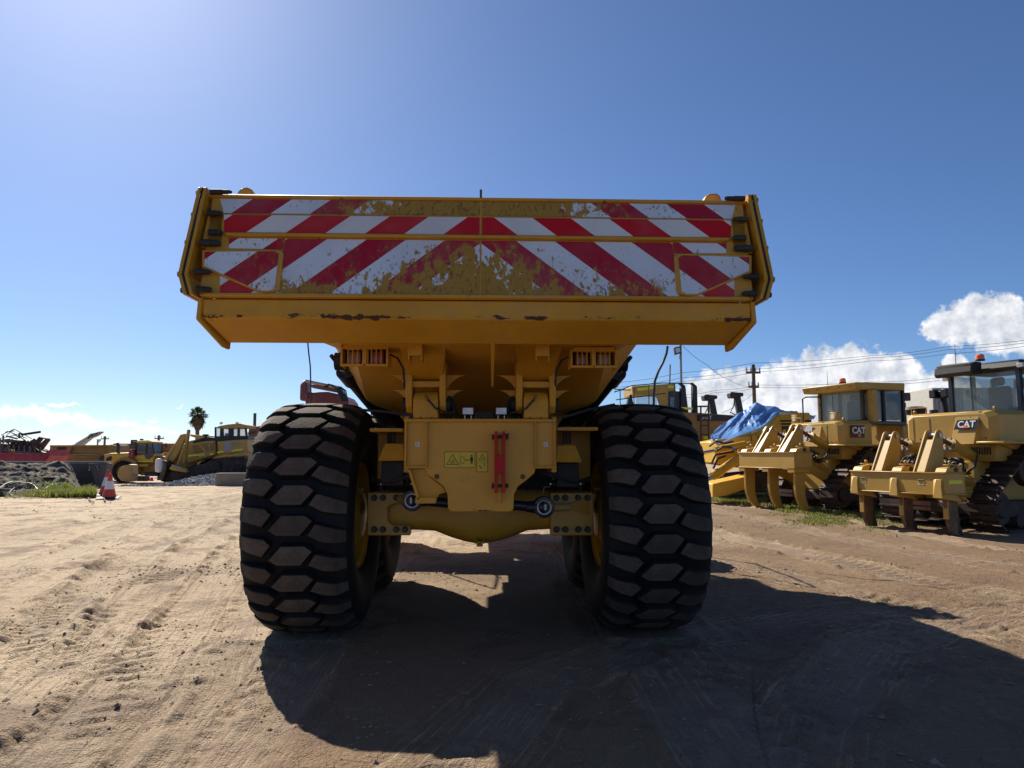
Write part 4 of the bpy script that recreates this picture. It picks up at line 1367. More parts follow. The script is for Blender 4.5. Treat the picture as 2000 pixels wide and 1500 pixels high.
def add_tracks(dz, circles, ys, n=44):
    pts, hull_ = track_loop(circles, n)
    for y in ys:
        tk = thing('track', None, None, parent=dz)
        for x, z, a in pts:
            o = put('track_shoe', shoe_me, tk, loc=(x, y, z), rot=(0, -a, 0))
        for x, z, r in circles:
            w_ = MB().cyl((x, y - .10, z), (x, y + .10, z), r - .06, n=28).cyl((x, y - .16, z), (x, y + .16, z), r * .45, n=20)
            w_.build('track_wheel', RUST_D, tk, bevel=.02)
        for x in (1.95, 2.45, 2.95, 3.45, 3.95):
            MB().cyl((x, y - .12, .20), (x, y + .12, .20), .13, n=18).build('track_roller', RUST_D, tk)
        MB().bb(1.5, 4.4, y - .09, y + .09, .28, .62).build('track_frame', RUST_D, tk, bevel=.02)


def hoses(dz, name, paths, r, mat=BLACK_M):
    for p in paths:
        MB().tube(p, r, n=7).build(name, mat, dz)


def ripper(dz, style):
    rp = thing('ripper', None, None, parent=dz)
    Y1 = Y_CAT
    hb = 1.10
    up = .56 if style == 'curved' else .14
    z0, z1 = .66 + up, 1.06 + up
    b_ = MB().bb(-.28, .34, -hb, hb, z0, z1)
    b_.bb(-.31, .37, -hb - .02, hb + .02, z1, z1 + .025).bb(-.31, .37, -hb - .02, hb + .02, z0 - .025, z0)
    b_.build('beam', Y1, rp, bevel=.008)
    for y in (-.98, 0, .98):
        if style == 'curved':
            poly = [(-.18, 1.05 + up), (-.20, .70), (-.17, .46), (-.09, .26), (.05, .11), (.22, .02), (.36, .0), (.38, .03), (.26, .14), (.18, .30), (.14, .50), (.14, .70), (.17, 1.05 + up)]
            mt = Y1
        else:
            poly = [(-.19, 1.05 + up), (-.13, .55), (-.08, .20), (.02, -.02), (.22, -.03), (.28, .03), (.25, .15), (.20, .22), (.22, .32), (.19, .45), (.22, 1.05 + up)]
            mt = None
        sh = paint('rust stained shank', (.13, .066, .035), .6, .4, .4, dustcol=(.36, .24, .09), scale=1.5) if mt is None else mt
        MB().prism([(x, y - .045, z) for x, z in poly], (0, .09, 0)).build('shank', sh, rp, bevel=.008)
        if style != 'curved':
            MB().bb(-.195, -.165, y - .05, y + .05, .30, .66 + up).xf(Matrix.Translation((.07, 0, 0))).build('shank_wear_strip', Y1, rp)
            MB().prism([(.16, y - .052, .03), (.30, y - .052, -.03), (.27, y - .052, .10), (.20, y - .052, .20), (.25, y - .052, .30), (.17, y - .052, .36)], (0, .104, 0)).build('shank_tip', RUST_D, rp, bevel=.004)
        else:
            MB().prism([(.13, y - .055, .08), (.35, y - .055, -.035), (.37, y - .055, 0), (.22, y - .055, .16), (.17, y - .055, .30), (.13, y - .055, .40), (.08, y - .055, .38)], (0, .11, 0)).build('shank_tip', Y1, rp, bevel=.004)
        # pocket and pin box round each shank
        if style == 'curved':
            MB().bb(-.30, .22, y - .13, y + .13, .53 + up, .634 + up).build('pocket', Y1, rp, bevel=.01)
        else:
            MB().hexa([(-.34, y - .10, .58 + up), (-.34, y + .10, .58 + up), (.25, y + .12, .48 + up), (.25, y - .12, .48 + up), (-.30, y - .055, .95 + up), (-.30, y + .055, .95 + up), (-.284, y + .12, .95 + up), (-.284, y - .12, .95 + up)]).build('pocket', Y1, rp, bevel=.01)
        t_ = MB().hexa([(-.22, y - .12, 1.086 + up), (-.22, y + .12, 1.086 + up), (.30, y + .12, 1.086 + up), (.30, y - .12, 1.086 + up), (-.16, y - .12, 1.17 + up), (-.16, y + .12, 1.17 + up), (.26, y + .12, 1.22 + up), (.26, y - .12, 1.22 + up)])
        t_.build('pin_box', Y1, rp, bevel=.01)
        MB().bb(-.10, .20, y - .10, y + .02, 1.222 + up, 1.245 + up).build('pin_keeper', Y1, rp, bevel=.004)
        MB().lathe([(.018, -.012), (.04, -.012), (.04, .012), (.018, .012)], (.08, y, 1.285 + up), 'Y', 16).build('lifting_eye', Y1, rp)
        MB().cyl((.08, y - .15, 1.14 + up), (.08, y + .15, 1.14 + up), .045, n=14).build('shank_pin', BOLT, rp)
    for y in (-.50, .50):
        tz = 2.30 if style == 'curved' else 1.98
        tx = .42 if style == 'curved' else .32
        top = [(tx + .115 * math.cos(a), tz + .115 * math.sin(a)) for a in [math.radians(-20 + 20 * k) for k in range(10)]]
        poly = [(-.20, 1.08 + up), (.40, 1.08 + up), (tx + .11, tz - .35)] + top
        for dy in (-.13, .10):
            MB().prism([(x, y + dy, z) for x, z in poly], (0, .035, 0)).build('tower_plate', Y1, rp, bevel=.005)
        MB().hexa([(-.17, y - .092, 1.09 + up), (-.17, y + .098, 1.09 + up), (-.14, y + .098, 1.09 + up), (-.14, y - .092, 1.09 + up), (tx - .14, y - .092, tz - .09), (tx - .14, y + .098, tz - .09), (tx - .11, y + .098, tz - .09), (tx - .11, y - .092, tz - .09)]).build('tower_face', Y1, rp)
        MB().cyl((tx, y - .16, tz), (tx, y + .165, tz), .05, n=16).build('tower_pin', STEEL, rp)
        A, B = Vector((tx + .02, y, tz - .01)), Vector((1.72, y, 1.42 + up * .5))
        MB().cyl(A, A.lerp(B, .42), .05, n=14).build('cylinder_rod', RUST, rp)
        c_ = MB().cyl(A.lerp(B, .36), B, .115, n=18).cyl(A.lerp(B, .34), A.lerp(B, .42), .14, n=18)
        c_.build('cylinder_barrel', Y1, rp)
        for k in range(6):
            a = k * math.pi / 3
            q = A.lerp(B, .34) + Vector((-.02, .125 * math.cos(a), .125 * math.sin(a)))
            MB().cyl(q, q - Vector((.05, 0, -.01)), .028, n=6).build('gland_bolt', STEEL, rp)
        A, B = Vector((.34, y * 1.15, .98 + up)), Vector((1.7, y * 1.1, .98))
        MB().cyl(A, A.lerp(B, .4), .04, n=12).cyl(A.lerp(B, .3), B, .085, n=16).cyl(A.lerp(B, .28), A.lerp(B, .36), .105, n=16).build('tilt_cylinder', Y1, rp)
        MB().hexa([(.34, y * 1.5 - .06, .66 + up), (.34, y * 1.5 + .06, .66 + up), (1.75, y * 1.4 + .06, .52), (1.75, y * 1.4 - .06, .52), (.34, y * 1.5 - .06, .86 + up), (.34, y * 1.5 + .06, .86 + up), (1.75, y * 1.4 + .06, .80), (1.75, y * 1.4 - .06, .80)]).build('lower_link', Y1, rp, bevel=.01)
    rnd = random.Random(5)
    for k in range(14):
        y0 = rnd.uniform(-.8, .8)
        pts = [(.5 + .18 * i, y0 + rnd.uniform(-.12, .12), 1.28 + up * .5 + .2 * math.sin(i * 1.1 + k) + rnd.uniform(-.05, .05)) for i in range(6)]
        MB().tube([Vector(p) for p in pts], .022, n=6).build('hydraulic_hose', BLACK_M, rp)
    for k in range(10):
        yq, zq = rnd.uniform(-.75, .75), rnd.uniform(1.05, 1.4) + up * .4
        MB().bb(.95, 1.12, yq - .05, yq + .05, zq - .05, zq + .05).cyl((.95, yq, zq), (.88, yq, zq), .03, n=8).build('valve_fitting', rnd.choice([STEEL, Y_CAT, BLACK_M]), rp, bevel=.01)
    MB().bb(.38, .42, -.28, .28, .50, .60).bb(.38, .43, -.28, .28, .40, .48).build('step_plate', paint('pinkish primer', (.33, .2, .17), .7), rp, bevel=.01)
    return rp


def bulldozer(label, loc, deg, style, group):
    dz = thing('bulldozer', label, 'bulldozer', loc, math.radians(deg), group)
    ripper(dz, 'straight' if style == 'black' else 'curved')
    add_tracks(dz, [(1.35, .47, .42), (4.55, .47, .42), (2.45, 1.30, .46)], (-1.04, 1.04))
    MB().bb(1.45, 4.6, -.62, .62, .55, 1.45).build('transmission_case', Y_CAT, dz, bevel=.05)
    MB().bb(1.3, 5.0, -.72, .72, .30, .56).build('belly_guard', RUST_D, dz, bevel=.03)
    for y in (-1.07, 1.07):  # plates added over the tracks to throw shade on them
        MB().bb(1.25, 4.7, y - .30, y + .30, 1.80, 1.86).build('track_shade_plate', Y_CAT, dz, bevel=.02)
    # rear tank
    tk = MB()
    tk.loft([[(x, -w_, z0), (x, w_, z0), (x, w_ + .0, z1 - .1), (x, w_ - .12, z1), (x, -w_ + .12, z1), (x, -w_, z1 - .1)] for x, w_, z0, z1 in ((1.48, .93, 1.86, 2.46), (1.62, 1.05, 1.80, 2.52), (2.6, 1.08, 1.55, 2.54))])
    tk.build('fuel_tank', Y_CAT, dz, bevel=.012)
    MB().loft([[(x, -w_, z0), (x, w_, z0), (x, w_, z1), (x, -w_, z1)] for x, w_, z0, z1 in ((1.56, .98, 1.44, 1.855), (2.5, 1.04, 1.42, 1.8))]).build('lower_tank', Y_CAT, dz, bevel=.02)
    MB().bb(1.535, 1.56, -1.0, -.32, 1.50, 1.80).build('access_door', Y_CAT, dz, bevel=.012)
    for k in range(8):
        MB().bb(1.522, 1.534, -.9 + .055 * k, -.875 + .055 * k, 1.58, 1.74).build('louvre', BLACK, dz)
    for y in (-.55, .40, .80):
        MB().bb(1.474, 1.6, y - .004, y + .004, 1.87, 2.40).build('panel_seam', BLACK_M, dz)
    for y in (-.85, -.7, .55, .65, .9):
        MB().cyl((1.47, y, 1.93), (1.485, y, 1.93), .016, n=6).build('panel_bolt', BOLT, dz)
    MB().bb(1.462, 1.9, -1.0, 1.0, 1.845, 1.862).build('tank_seam', BROWN_OLD, dz)
    MB().tube([(1.60, .92, 2.52), (1.60, .92, 2.66), (1.60, .55, 2.66), (1.60, .55, 2.52)], .014).build('grab_handle', Y_CAT, dz)
    MB().cyl((1.95, .62, 2.53), (1.95, .62, 2.62), .09, n=16).build('filler_cap', BLACK_M, dz)
    # wedge shaped centre panel with the maker's plate
    dy_ = -.36 if style == 'black' else 0
    MB().hexa([(1.36, -.30 + dy_, 1.80), (1.36, .22 + dy_, 1.80), (1.5, .30 + dy_, 1.80), (1.5, -.38 + dy_, 1.80), (1.50, -.38 + dy_, 2.50), (1.50, .12 + dy_, 2.50), (1.66, .14 + dy_, 2.52), (1.66, -.40 + dy_, 2.52)]).build('centre_panel', Y_CAT, dz, bevel=.008)
    n_ = Vector((-.70, 0, .14)).normalized()
    u_ = Vector((.14, 0, .70)).normalized()
    r_ = Vector((0, -1, 0))
    if style == 'black':
        c0 = Vector((1.425, -.46, 2.22))
        b_ = MB().prism([c0 + r_ * x + u_ * z + n_ * .006 for x, z in ((-.25, -.10), (.25, -.10), (.30, .11), (-.18, .11))], n_ * .006)
        b_.build('logo_plate', NAVY, dz)
        letters('logo_lettering', 'CAT', .20, WHITE, dz, c0 + n_ * .016 + r_ * .03 + u_ * .005, (r_, u_, n_), .004)
        MB().prism([c0 + r_ * x + u_ * z + n_ * .021 for x, z in ((-.06, -.07), (.10, -.07), (.03, -.0))], n_ * .003).build('logo_triangle', BEACON, dz)
    else:
        c0 = Vector((1.79, -1.07, 2.17))
        MB().bb(1.80, 2.30, -1.095, -1.075, 2.05, 2.39).build('logo_plate', BLACK, dz)
        letters('logo_lettering', 'CAT', .25, WHITE, dz, (2.08, -1.10, 2.24), ((1, 0, 0), (0, 0, 1), (0, -1, 0)), .008)
        MB().prism([(2.01, -1.104, 2.08), (2.18, -1.104, 2.08), (2.095, -1.104, 2.18)], (0, .003, 0)).build('logo_triangle', BEACON, dz)
        MB().prism([(1.80, -1.098, 2.05), (1.87, -1.098, 2.05), (1.80, -1.098, 2.17)], (0, .002, 0)).build('logo_stripe', RED_PAINT, dz)
        # torn white film on the tank
        MB().prism([(1.46, .45, 1.92), (1.46, .05, 1.96), (1.455, -.05, 2.40), (1.46, .15, 2.44), (1.458, .40, 2.12)], (-.012, 0, 0)).build('torn_film', WHITE, dz)
    for y in (-.9, .95):
        MB().lathe([(.02, -.015), (.045, -.015), (.045, .015), (.02, .015)], (1.75, y, 2.57), 'Y', 14).build('lifting_eye', Y_CAT, dz)
    # cab
    cabm = BLACK if style == 'black' else BLACK_M
    cab_ = thing('cab', None, None, parent=dz)
    x0, x1, w0 = 2.15, 3.75, .78
    cx = .72 if style == 'black' else .48
    x0, x1 = x0 + cx, x1 + cx
    zb, zt = 2.55, 3.48
    for x, y in ((x0, -w0), (x0, w0), (x1, -w0), (x1, w0), (2.95 + cx, -w0), (2.95 + cx, w0)):
        MB().bb(x - .05, x + .05, y - .05, y + .05, zb, zt).build('cab_post', NAVY if style == 'black' else cabm, cab_, bevel=.01)
    MB().bb(x0 - .06, x1 + .06, -w0 - .06, w0 + .06, zb - .12, zb).build('cab_sill', NAVY, cab_, bevel=.02)
    MB().bb(x0 - .012, x0 + .012, -w0 + .05, w0 - .05, zb + .02, zt - .03).build('rear_window', GLASSM, cab_)
    MB().bb(x1 - .012, x1 + .012, -w0 + .05, w0 - .05, zb + .02, zt - .03).build('windscreen', GLASSM, cab_)
    for y in (-w0, w0):
        MB().bb(x0 + .05, x1 - .05, y - .01, y + .01, zb + .02, zt - .03).build('side_window', GLASSD if style != 'black' else GLASSM, cab_)
    MB().bb(2.62 + cx, 2.78 + cx, -.26, .26, zb + .02, zb + .62).bb(2.62 + cx, 2.74 + cx, -.15, .15, zb + .64, zb + .84).bb(2.75 + cx, 3.15 + cx, -.26, .26, zb + .02, zb + .14).build('seat', BLACK_M, cab_, bevel=.05)
    MB().bb(x0 - .016, x0 - .013, .28, .30, zb + .02, zt - .03).build('wiper', BLACK, cab_)
    if style == 'black':
        MB().hexa([(x0 - .10, -w0 - .1, 3.50), (x0 - .10, w0 + .1, 3.50), (x1 + .1, w0 + .1, 3.52), (x1 + .1, -w0 - .1, 3.52), (x0 - .02, -w0 - .08, 3.70), (x0 - .02, w0 + .02, 3.70), (x1 + .1, w0 + .02, 3.72), (x1 + .1, -w0 - .08, 3.72)]).build('roof', BLACK, cab_, bevel=.05, seg=2)
        # air conditioner hung behind the roof
        q = [(x0 - .12, 3.44), (x0 - .42, 3.40), (x0 - .50, 3.46), (x0 - .46, 3.66), (x0 - .30, 3.72), (x0 - .1, 3.72)]
        MB().prism([(x, -.05, z) for x, z in q], (0, .92, 0)).build('roof_unit', BLACK_M, cab_, bevel=.03, seg=2)
        for k in range(14):
            MB().box((x0 - .402, .02 + .06 * k, 3.69), (.16, .022, .012), Matrix.Rotation(-.35, 3, 'Y')).build('vent_slot', CONC, cab_)
        for y, z in ((-.9, 3.55), (.83, 3.40)):
            MB().bb(x0 - .16, x0 - .08, y - .07, y + .07, z - .05, z + .05).build('work_lamp', LAMP, cab_, bevel=.01)
        MB().bb(2.1 + cx, 3.9 + cx, -1.02, -.90, 3.45, 3.60).bb(2.4 + cx, 2.55 + cx, -1.0, -.88, 2.5, 3.45).build('rops_beam', NAVY, dz, bevel=.02)
        for k in range(8):
            MB().tube([(2.2 + cx + .1 * k, -1.06 - .02 * (k % 3), 3.4), (2.25 + cx + .08 * k, -1.12, 3.2 - .05 * (k % 4)), (2.3 + cx + .05 * k, -1.06, 2.95), (2.35 + cx, -1.0, 2.7)], .012, n=5).build('cable', BLACK_M, dz)
        MB().bb(2.45 + cx, 3.6 + cx, -.88, -.84, 2.58, 3.3).build('door_panel', paint('maroon panel', (.12, .03, .03), .5), dz)
        xr, zr = x0 - .32, 3.72
    else:
        MB().hexa([(x0 - .45, -w0 - .22, 3.42), (x0 - .45, w0 + .22, 3.42), (x1, w0 + .1, 3.46), (x1, -w0 - .1, 3.46), (x0 - .50, -w0 - .25, 3.62), (x0 - .50, w0 + .25, 3.62), (x1, w0 + .12, 3.68), (x1, -w0 - .12, 3.68)]).build('roof', Y_CAT, cab_, bevel=.03, seg=2)
        for y in (-w0 - .14, w0 + .14):
            MB().bb(2.25 + cx, 2.5 + cx, y - .10, y + .10, 2.50, 3.43).build('rops_post', Y_CAT, dz, bevel=.02)
        for k in range(5):
            MB().cyl((x0 - .48, -.8 + .4 * k, 3.52), (x0 - .50, -.8 + .4 * k, 3.52), .018, n=6).build('roof_bolt', BOLT, cab_)
        for y in (-.55, .95):
            MB().bb(1.72, 1.9, y - .12, y + .12, 2.53, 2.78).build('lamp_box', Y_CAT, dz, bevel=.01)
            MB().cyl((1.715, y, 2.66), (1.70, y, 2.66), .075, n=16).build('lamp_lens', WHITE, dz)
        MB().tube([(x0 - .3, w0 + .42, 2.45), (x0 - .3, w0 + .42, 3.3), (x0 - .2, w0 + .38, 3.36), (x0 + .1, w0 + .2, 3.36)], .022).build('grab_rail', BLACK, dz)
        xr, zr = x0 - .05, 3.68
    MB().cyl((xr, -.15, zr), (xr, -.15, zr + .03), .10, n=18).build('beacon_base', BLACK_M, dz)
    MB().lathe([(.095, .03), (.09, .12), (.06, .15), (.0, .15)], (xr, -.15, zr), 'Z', 18).build('beacon', BEACON, dz)
    MB().cyl((xr, .42, zr - .02), (xr, .42, zr + .45), .009, .005, n=6).build('aerial', BLACK, dz)
    # engine end
    MB().loft([[(x, -.62, 1.45), (x, .62, 1.45), (x, .62, zt_ - .08), (x, .5, zt_), (x, -.5, zt_), (x, -.62, zt_ - .08)] for x, zt_ in ((3.9 + cx, 2.52), (6.2, 2.40))]).build('engine_hood', Y_CAT, dz, bevel=.02)
    MB().bb(4.9, 5.6, -.635, -.622, 2.26, 2.46).build('model_plate', BLACK, dz)
    letters('model_lettering', 'D8T', .19, WHITE, dz, (5.25, -.64, 2.36), ((1, 0, 0), (0, 0, 1), (0, -1, 0)), .003)
    for y in (-.45, .45):
        A = Vector((6.3, y * 1.7, 1.4))
        B = Vector((6.0, y * 1.7, 3.45))
        MB().cyl(A, B, .08, n=14).cyl(B - Vector((0, 0, .25)), B, .10, n=14).build('lift_cylinder', BLACK, dz)
        MB().bb(5.75, 6.15, y * 1.7 - .30, y * 1.7 - .09, 3.30, 3.56).bb(5.75, 6.15, y * 1.7 + .09, y * 1.7 + .30, 3.30, 3.56).bb(5.85, 6.1, y * 1.7 - .09, y * 1.7 + .09, 3.40, 3.52).build('head_lamp', BLACK, dz, bevel=.02)
    MB().cyl((5.5, .25, 2.4), (5.5, .25, 3.2), .09, n=14).build('exhaust', BLACK, dz)
    MB().lathe([(.10, 2.4), (.10, 2.78), (.30, 2.80), (.33, 2.94), (.25, 3.04), (0, 3.06)], (5.4, -.25, 0), 'Z', 20).build('air_cleaner', BLACK_M, dz)
    # blade
    q = [(7.1, .0), (7.22, .35), (7.2, .8), (7.32, 1.35), (7.4, 1.35), (7.3, .8), (7.32, .35), (7.22, 0)]
    MB().prism([(x, -1.9, z) for x, z in q], (0, 3.8, 0)).build('blade', Y_CAT, dz)
    for y in (-1.55, 1.55):
        MB().bb(3.2, 7.1, y - .1, y + .1, .35, .62).build('push_arm', Y_CAT, dz, bevel=.02)
    MB().bb(1.62, 1.75, -.30, .30, .85, 1.1).build('rear_block', Y_CAT, dz, bevel=.02)
    MB().cyl((1.2, -.36, 1.42), (1.12, -.36, 1.43), .085, n=18).build('ripper_lamp', WHITE, dz)
    MB().cyl((1.32, -.36, 1.42), (1.2, -.36, 1.42), .10, n=18).build('lamp_shell', BLACK, dz)
    MB().loft([[(x, -w_, z0), (x, w_, z0), (x, w_, 1.45), (x, -w_, 1.45)] for x, w_, z0 in ((1.55, .60, 1.1), (1.95, .62, .75))]).build('case_cover', Y_CAT, dz, bevel=.03)
    return dz


d1 = bulldozer('tan yellow bulldozer with black cab and rust stained ripper shanks, nearest on the right', (8.95, 8.15, 0), 22, 'black', 'bulldozers parked on the right')
for y, tx in ((.78, 1), (-.60, 1)):
    p = Vector((-.2815, y, .90))
    MB().bb(-.284, -.2805, y - .07, y + .07, .96, 1.08).build('warning_sticker', paint('pale yellow sticker', (.70, .58, .22), .5), d1)
    letters('sticker_lettering', 'WARNING', .028, INK, d1, (-.2865, y, 1.055), ((0, -1, 0), (0, 0, 1), (-1, 0, 0)), .001)
    for k in range(3):
        MB().bb(-.2862, -.2845, y - .05, y + .05 - .01 * k, 1.025 - .018 * k, 1.031 - .018 * k).build('sticker_print', INK, d1)
MB().bb(-.16, .24, -1.106, -1.1015, 1.0, 1.07).build('reflective_tape', HIVIS, d1)
d2 = bulldozer('tan yellow bulldozer with yellow roofed cab and curved ripper shanks standing on grass', (8.15, 13.1, 0), 20, 'yellow', 'bulldozers parked on the right')

# --- third machine, half covered by a blue tarpaulin
Y3 = 17.6
m3 = thing('covered_bulldozer', 'bright yellow bulldozer with its front under a blue tarpaulin', 'bulldozer', gnd(1450, 968), 0, 'bulldozers parked on the right')
m3.location.z = 0
slab('hull', [(1398, 862), (1470, 846), (1500, 836), (1522, 806), (1582, 806), (1590, 880), (1560, 915), (1470, 915), (1400, 905)], Y3, 2.2, Y_BRIGHT, m3, .03)
slab('side_door', [(1524, 818), (1549, 818), (1556, 862), (1532, 862)], Y3 - .02, .019, NAVY, m3)
for k in range(4):
    slab('louvre', [(1523, 812 + 6 * k), (1548, 812 + 6 * k), (1549, 814 + 6 * k), (1523, 814 + 6 * k)], Y3 - .05, .03, Y_BRIGHT, m3)
p = at(1532, 842, Y3 - .03)
wbuild(MB().cyl(p, p + Vector((0, -.02, 0)), .06, n=14), 'door_latch', Y_BRIGHT, m3)
slab('deck', [(1400, 858), (1488, 850), (1488, 872), (1402, 880)], Y3 - .7, .68, Y_BRIGHT, m3, .02)
slab('lower_plate', [(1392, 945), (1440, 935), (1470, 928), (1473, 950), (1420, 968), (1392, 972)], Y3 - 2.0, 1.2, Y_BRIGHT, m3, .02)


def wcyl(name, a, b_, r, mat, parent, n=14):
    return wbuild(MB().cyl(a, b_, r, n=n), name, mat, parent)


for (a, b_, r) in (((1396, 880, 16), (1455, 868, 16.2), .12), ((1392, 930, 15.6), (1448, 892, 16), .14), ((1455, 872, 16.4), (1462, 900, 16.4), .16)):
    wcyl('linkage_cylinder', at(*a), at(*b_), r, Y_BRIGHT, m3)
for (a, b_) in (((1372, 885, 15.9), (1398, 880, 16)), ((1380, 938, 15.5), (1394, 929, 15.6))):
    wcyl('cylinder_rod', at(*a), at(*b_), .06, CHROME, m3)
for path in ([(1385, 872, 16), (1398, 862, 15.9), (1415, 866, 15.9), (1432, 862, 15.9)], [(1390, 905, 15.8), (1398, 888, 15.7), (1415, 885, 15.7), (1432, 882, 15.8)], [(1393, 915, 15.7), (1402, 896, 15.6), (1418, 890, 15.6)], [(1462, 872, 16.2), (1470, 880, 16), (1480, 876, 16.2)], [(1400, 880, 15.9), (1412, 872, 15.8), (1430, 874, 15.9)]):
    wbuild(MB().tube([at(*q) for q in path], .035, n=7), 'hydraulic_hose', BLACK_M, m3)
slab('mounting_lug', [(1440, 870), (1468, 862), (1472, 905), (1448, 905)], Y3 - 1.3, .2, Y_BRIGHT, m3, .03)
for q in ((1405, 920), (1418, 915), (1398, 925), (1435, 878)):
    p = at(*q, Y3 - 1.8)
    wbuild(MB().cyl(p - Vector((.08, 0, 0)), p + Vector((.08, 0, .02)), .05, n=8), 'pin_end', STEEL, m3)
slab('track', [(1400, 962), (1560, 962), (1575, 915), (1400, 930)], Y3 + .2, 1.9, RUST_D, m3, .05)
for q in ((1440, 890), (1465, 855), (1492, 852), (1480, 862)):
    wbuild(MB().tube([at(q[0], q[1] - 12, Y3 - .72), at(q[0] + 4, q[1] + 8, Y3 - .73)], .012, n=5), 'tie_rope', BLACK_M, m3)

# tarpaulin: three hems joined by a creased sheet
ridge = [(1398, 838, 18.3), (1420, 822, 18.3), (1448, 804, 18.3), (1474, 786, 18.2), (1500, 791, 18.1), (1525, 797, 18.0), (1560, 806, 18.1), (1592, 812, 18.6)]
hem = [(1386, 852, 16.8), (1400, 869, 16.75), (1432, 855, 16.75), (1466, 842, 16.75), (1490, 833, 16.8), (1512, 812, 17.3), (1546, 808, 17.55), (1592, 815, 18.5)]


def rs(poly, n):
    P = [at(*q) for q in poly]
    out = []
    for i in range(n):
        f = i / (n - 1) * (len(P) - 1)
        k = min(int(f), len(P) - 2)
        g = f - k
        out.append(P[k].lerp(P[k + 1], g))
    return out


NU, NV = 90, 44
ra, rh = rs(ridge, NU), rs(hem, NU)
tb = MB()
grid = []
for i in range(NU):
    row = []
    back = ra[i] + Vector((.1, 1.3, -.55))
    for j in range(NV):
        f = j / (NV - 1)
        if f < .68:
            g = f / .68
            p = rh[i].lerp(ra[i], g)
            sag = math.sin(math.pi * g)
        else:
            g = (f - .68) / .32
            p = ra[i].lerp(back, g)
            sag = math.sin(math.pi * g) * .3
        k = i / 6.3 + .8 * math.sin(g * 3 + i * .13)
        cr = abs(((k + .35 * j / 9.0) % 1.0) - .5) * 2
        cr2 = abs(((i / 9.7 - j / 8.3) % 1.0) - .5) * 2
        cr3 = abs(((i / 17.0 + .45 * math.sin(j / 7.0)) % 1.0) - .5) * 2
        dn = (cr ** 1.5 - .5) * .045 + (cr2 ** 1.3 - .5) * .035 + (cr3 ** 1.6 - .5) * .16
        p = p + Vector((0, -1, .4)) * dn * min(1, 4 * f + .2) + Vector((0, .25, -.35)) * sag * .16 * (.4 + .6 * abs(math.sin(i * .16)))
        row.append(len(tb.v))
        tb.v.append(tuple(p))
    grid.append(row)
for i in range(NU - 1):
    for j in range(NV - 1):
        tb.f.append((grid[i][j], grid[i + 1][j], grid[i + 1][j + 1], grid[i][j + 1]))
        tb.m.append(0)
TARP = paint('blue polythene', (.10, .28, .68), .24, .12, .1, dustcol=(.5, .55, .6), bump=.1, spec=.9)
_t = TARP.node_tree
_tr = N(_t, 'ShaderNodeBsdfTranslucent')
_tr.inputs['Color'].default_value = (.30, .50, .86, 1)
_mx = N(_t, 'ShaderNodeMixShader')
_mx.inputs[0].default_value = .22
L(_t, _t.nodes['Principled BSDF'].outputs[0], _mx.inputs[1])
L(_t, _tr.outputs[0], _mx.inputs[2])
L(_t, _mx.outputs[0], _t.nodes['Material Output'].inputs[0])
o = tb.build('tarpaulin', TARP, None, smooth=24)
tag(o, 'creased blue tarpaulin draped over the yellow machine', 'tarpaulin')
wbuild(MB().tube([at(1490, 845, 16.7), at(1497, 835, 16.65), at(1506, 838, 16.6), at(1500, 848, 16.6)], .05, n=6), 'tarp_knot', WHITE, m3)

# --- far large dozer with handrails
m4 = thing('tall_bulldozer', 'large dark shaded bulldozer with railed deck and lime tape behind the right rear tyre', 'bulldozer', gnd(1330, 944), 0, 'bulldozers parked on the right')
m4.location.z = 0
YB = 24.0
slab('roof', [(1234, 754), (1318, 749), (1321, 769), (1280, 768), (1236, 772)], YB, 2.0, Y_OLD, m4, .03)
slab('roof_end', [(1281, 752), (1319, 749), (1320, 800), (1290, 800), (1282, 775)], YB - .05, .04, Y_OLD, m4)
slab('reflective_tape', [(1245, 758), (1276, 754), (1276, 760), (1245, 764)], YB - .09, .03, HIVIS, m4)
slab('reflective_tape', [(1305, 753), (1316, 753), (1316, 758), (1305, 758)], YB - .09, .03, HIVIS, m4)
slab('rear_glass', [(1242, 772), (1282, 768), (1284, 800), (1242, 800)], YB + .1, .05, GLASSM, m4)
slab('cab_side', [(1306, 764), (1340, 764), (1345, 805), (1306, 805)], YB - .1, 1.6, NAVY, m4, .02)
slab('side_window', [(1309, 776), (1318, 776), (1318, 800), (1309, 800)], YB - .13, .02, GLASSM, m4)
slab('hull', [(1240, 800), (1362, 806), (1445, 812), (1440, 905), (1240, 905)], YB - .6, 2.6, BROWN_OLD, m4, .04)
slab('hood_top', [(1362, 810), (1446, 812), (1440, 822), (1362, 822)], YB - .65, .04, BLACK, m4)
p = at(1379, 816, YB - .68)
letters('model_lettering', 'D10T', .22, WHITE, m4, p - m4.location, ((1, 0, 0), (0, 0, 1), (0, -1, 0)), .004)
slab('reflective_tape', [(1330, 795), (1353, 796), (1353, 800), (1340, 800)], YB - .64, .03, HIVIS, m4)
slab('reflective_tape', [(1374, 852), (1384, 852), (1384, 858), (1374, 858)], YB - .64, .03, HIVIS, m4)
for q0, q1, wq in ((1353, 1362, 0), (1330, 1340, 0)):
    slab('exhaust_stack', [(q0, 752 if q0 > 1340 else 755), (q1, 754 if q0 > 1340 else 757), (q1 + 2, 830), (q0 + 1, 830)], YB - .3, .3, BLACK, m4, .03)
    slab('exhaust_outlet', [(q0 - 5, 748), (q0, 747), (q1 - 1, 754), (q1 - 2, 758)], YB - .25, .2, BLACK, m4)
for q in ([(1200, 766), (1235, 753), (1295, 748), (1348, 749)], [(1203, 781), (1240, 776), (1300, 768)], [(1200, 760), (1232, 762)]):
    wbuild(MB().tube([at(a, b_, YB - .9) for a, b_ in q], .022, n=6), 'handrail', BLACK, m4)
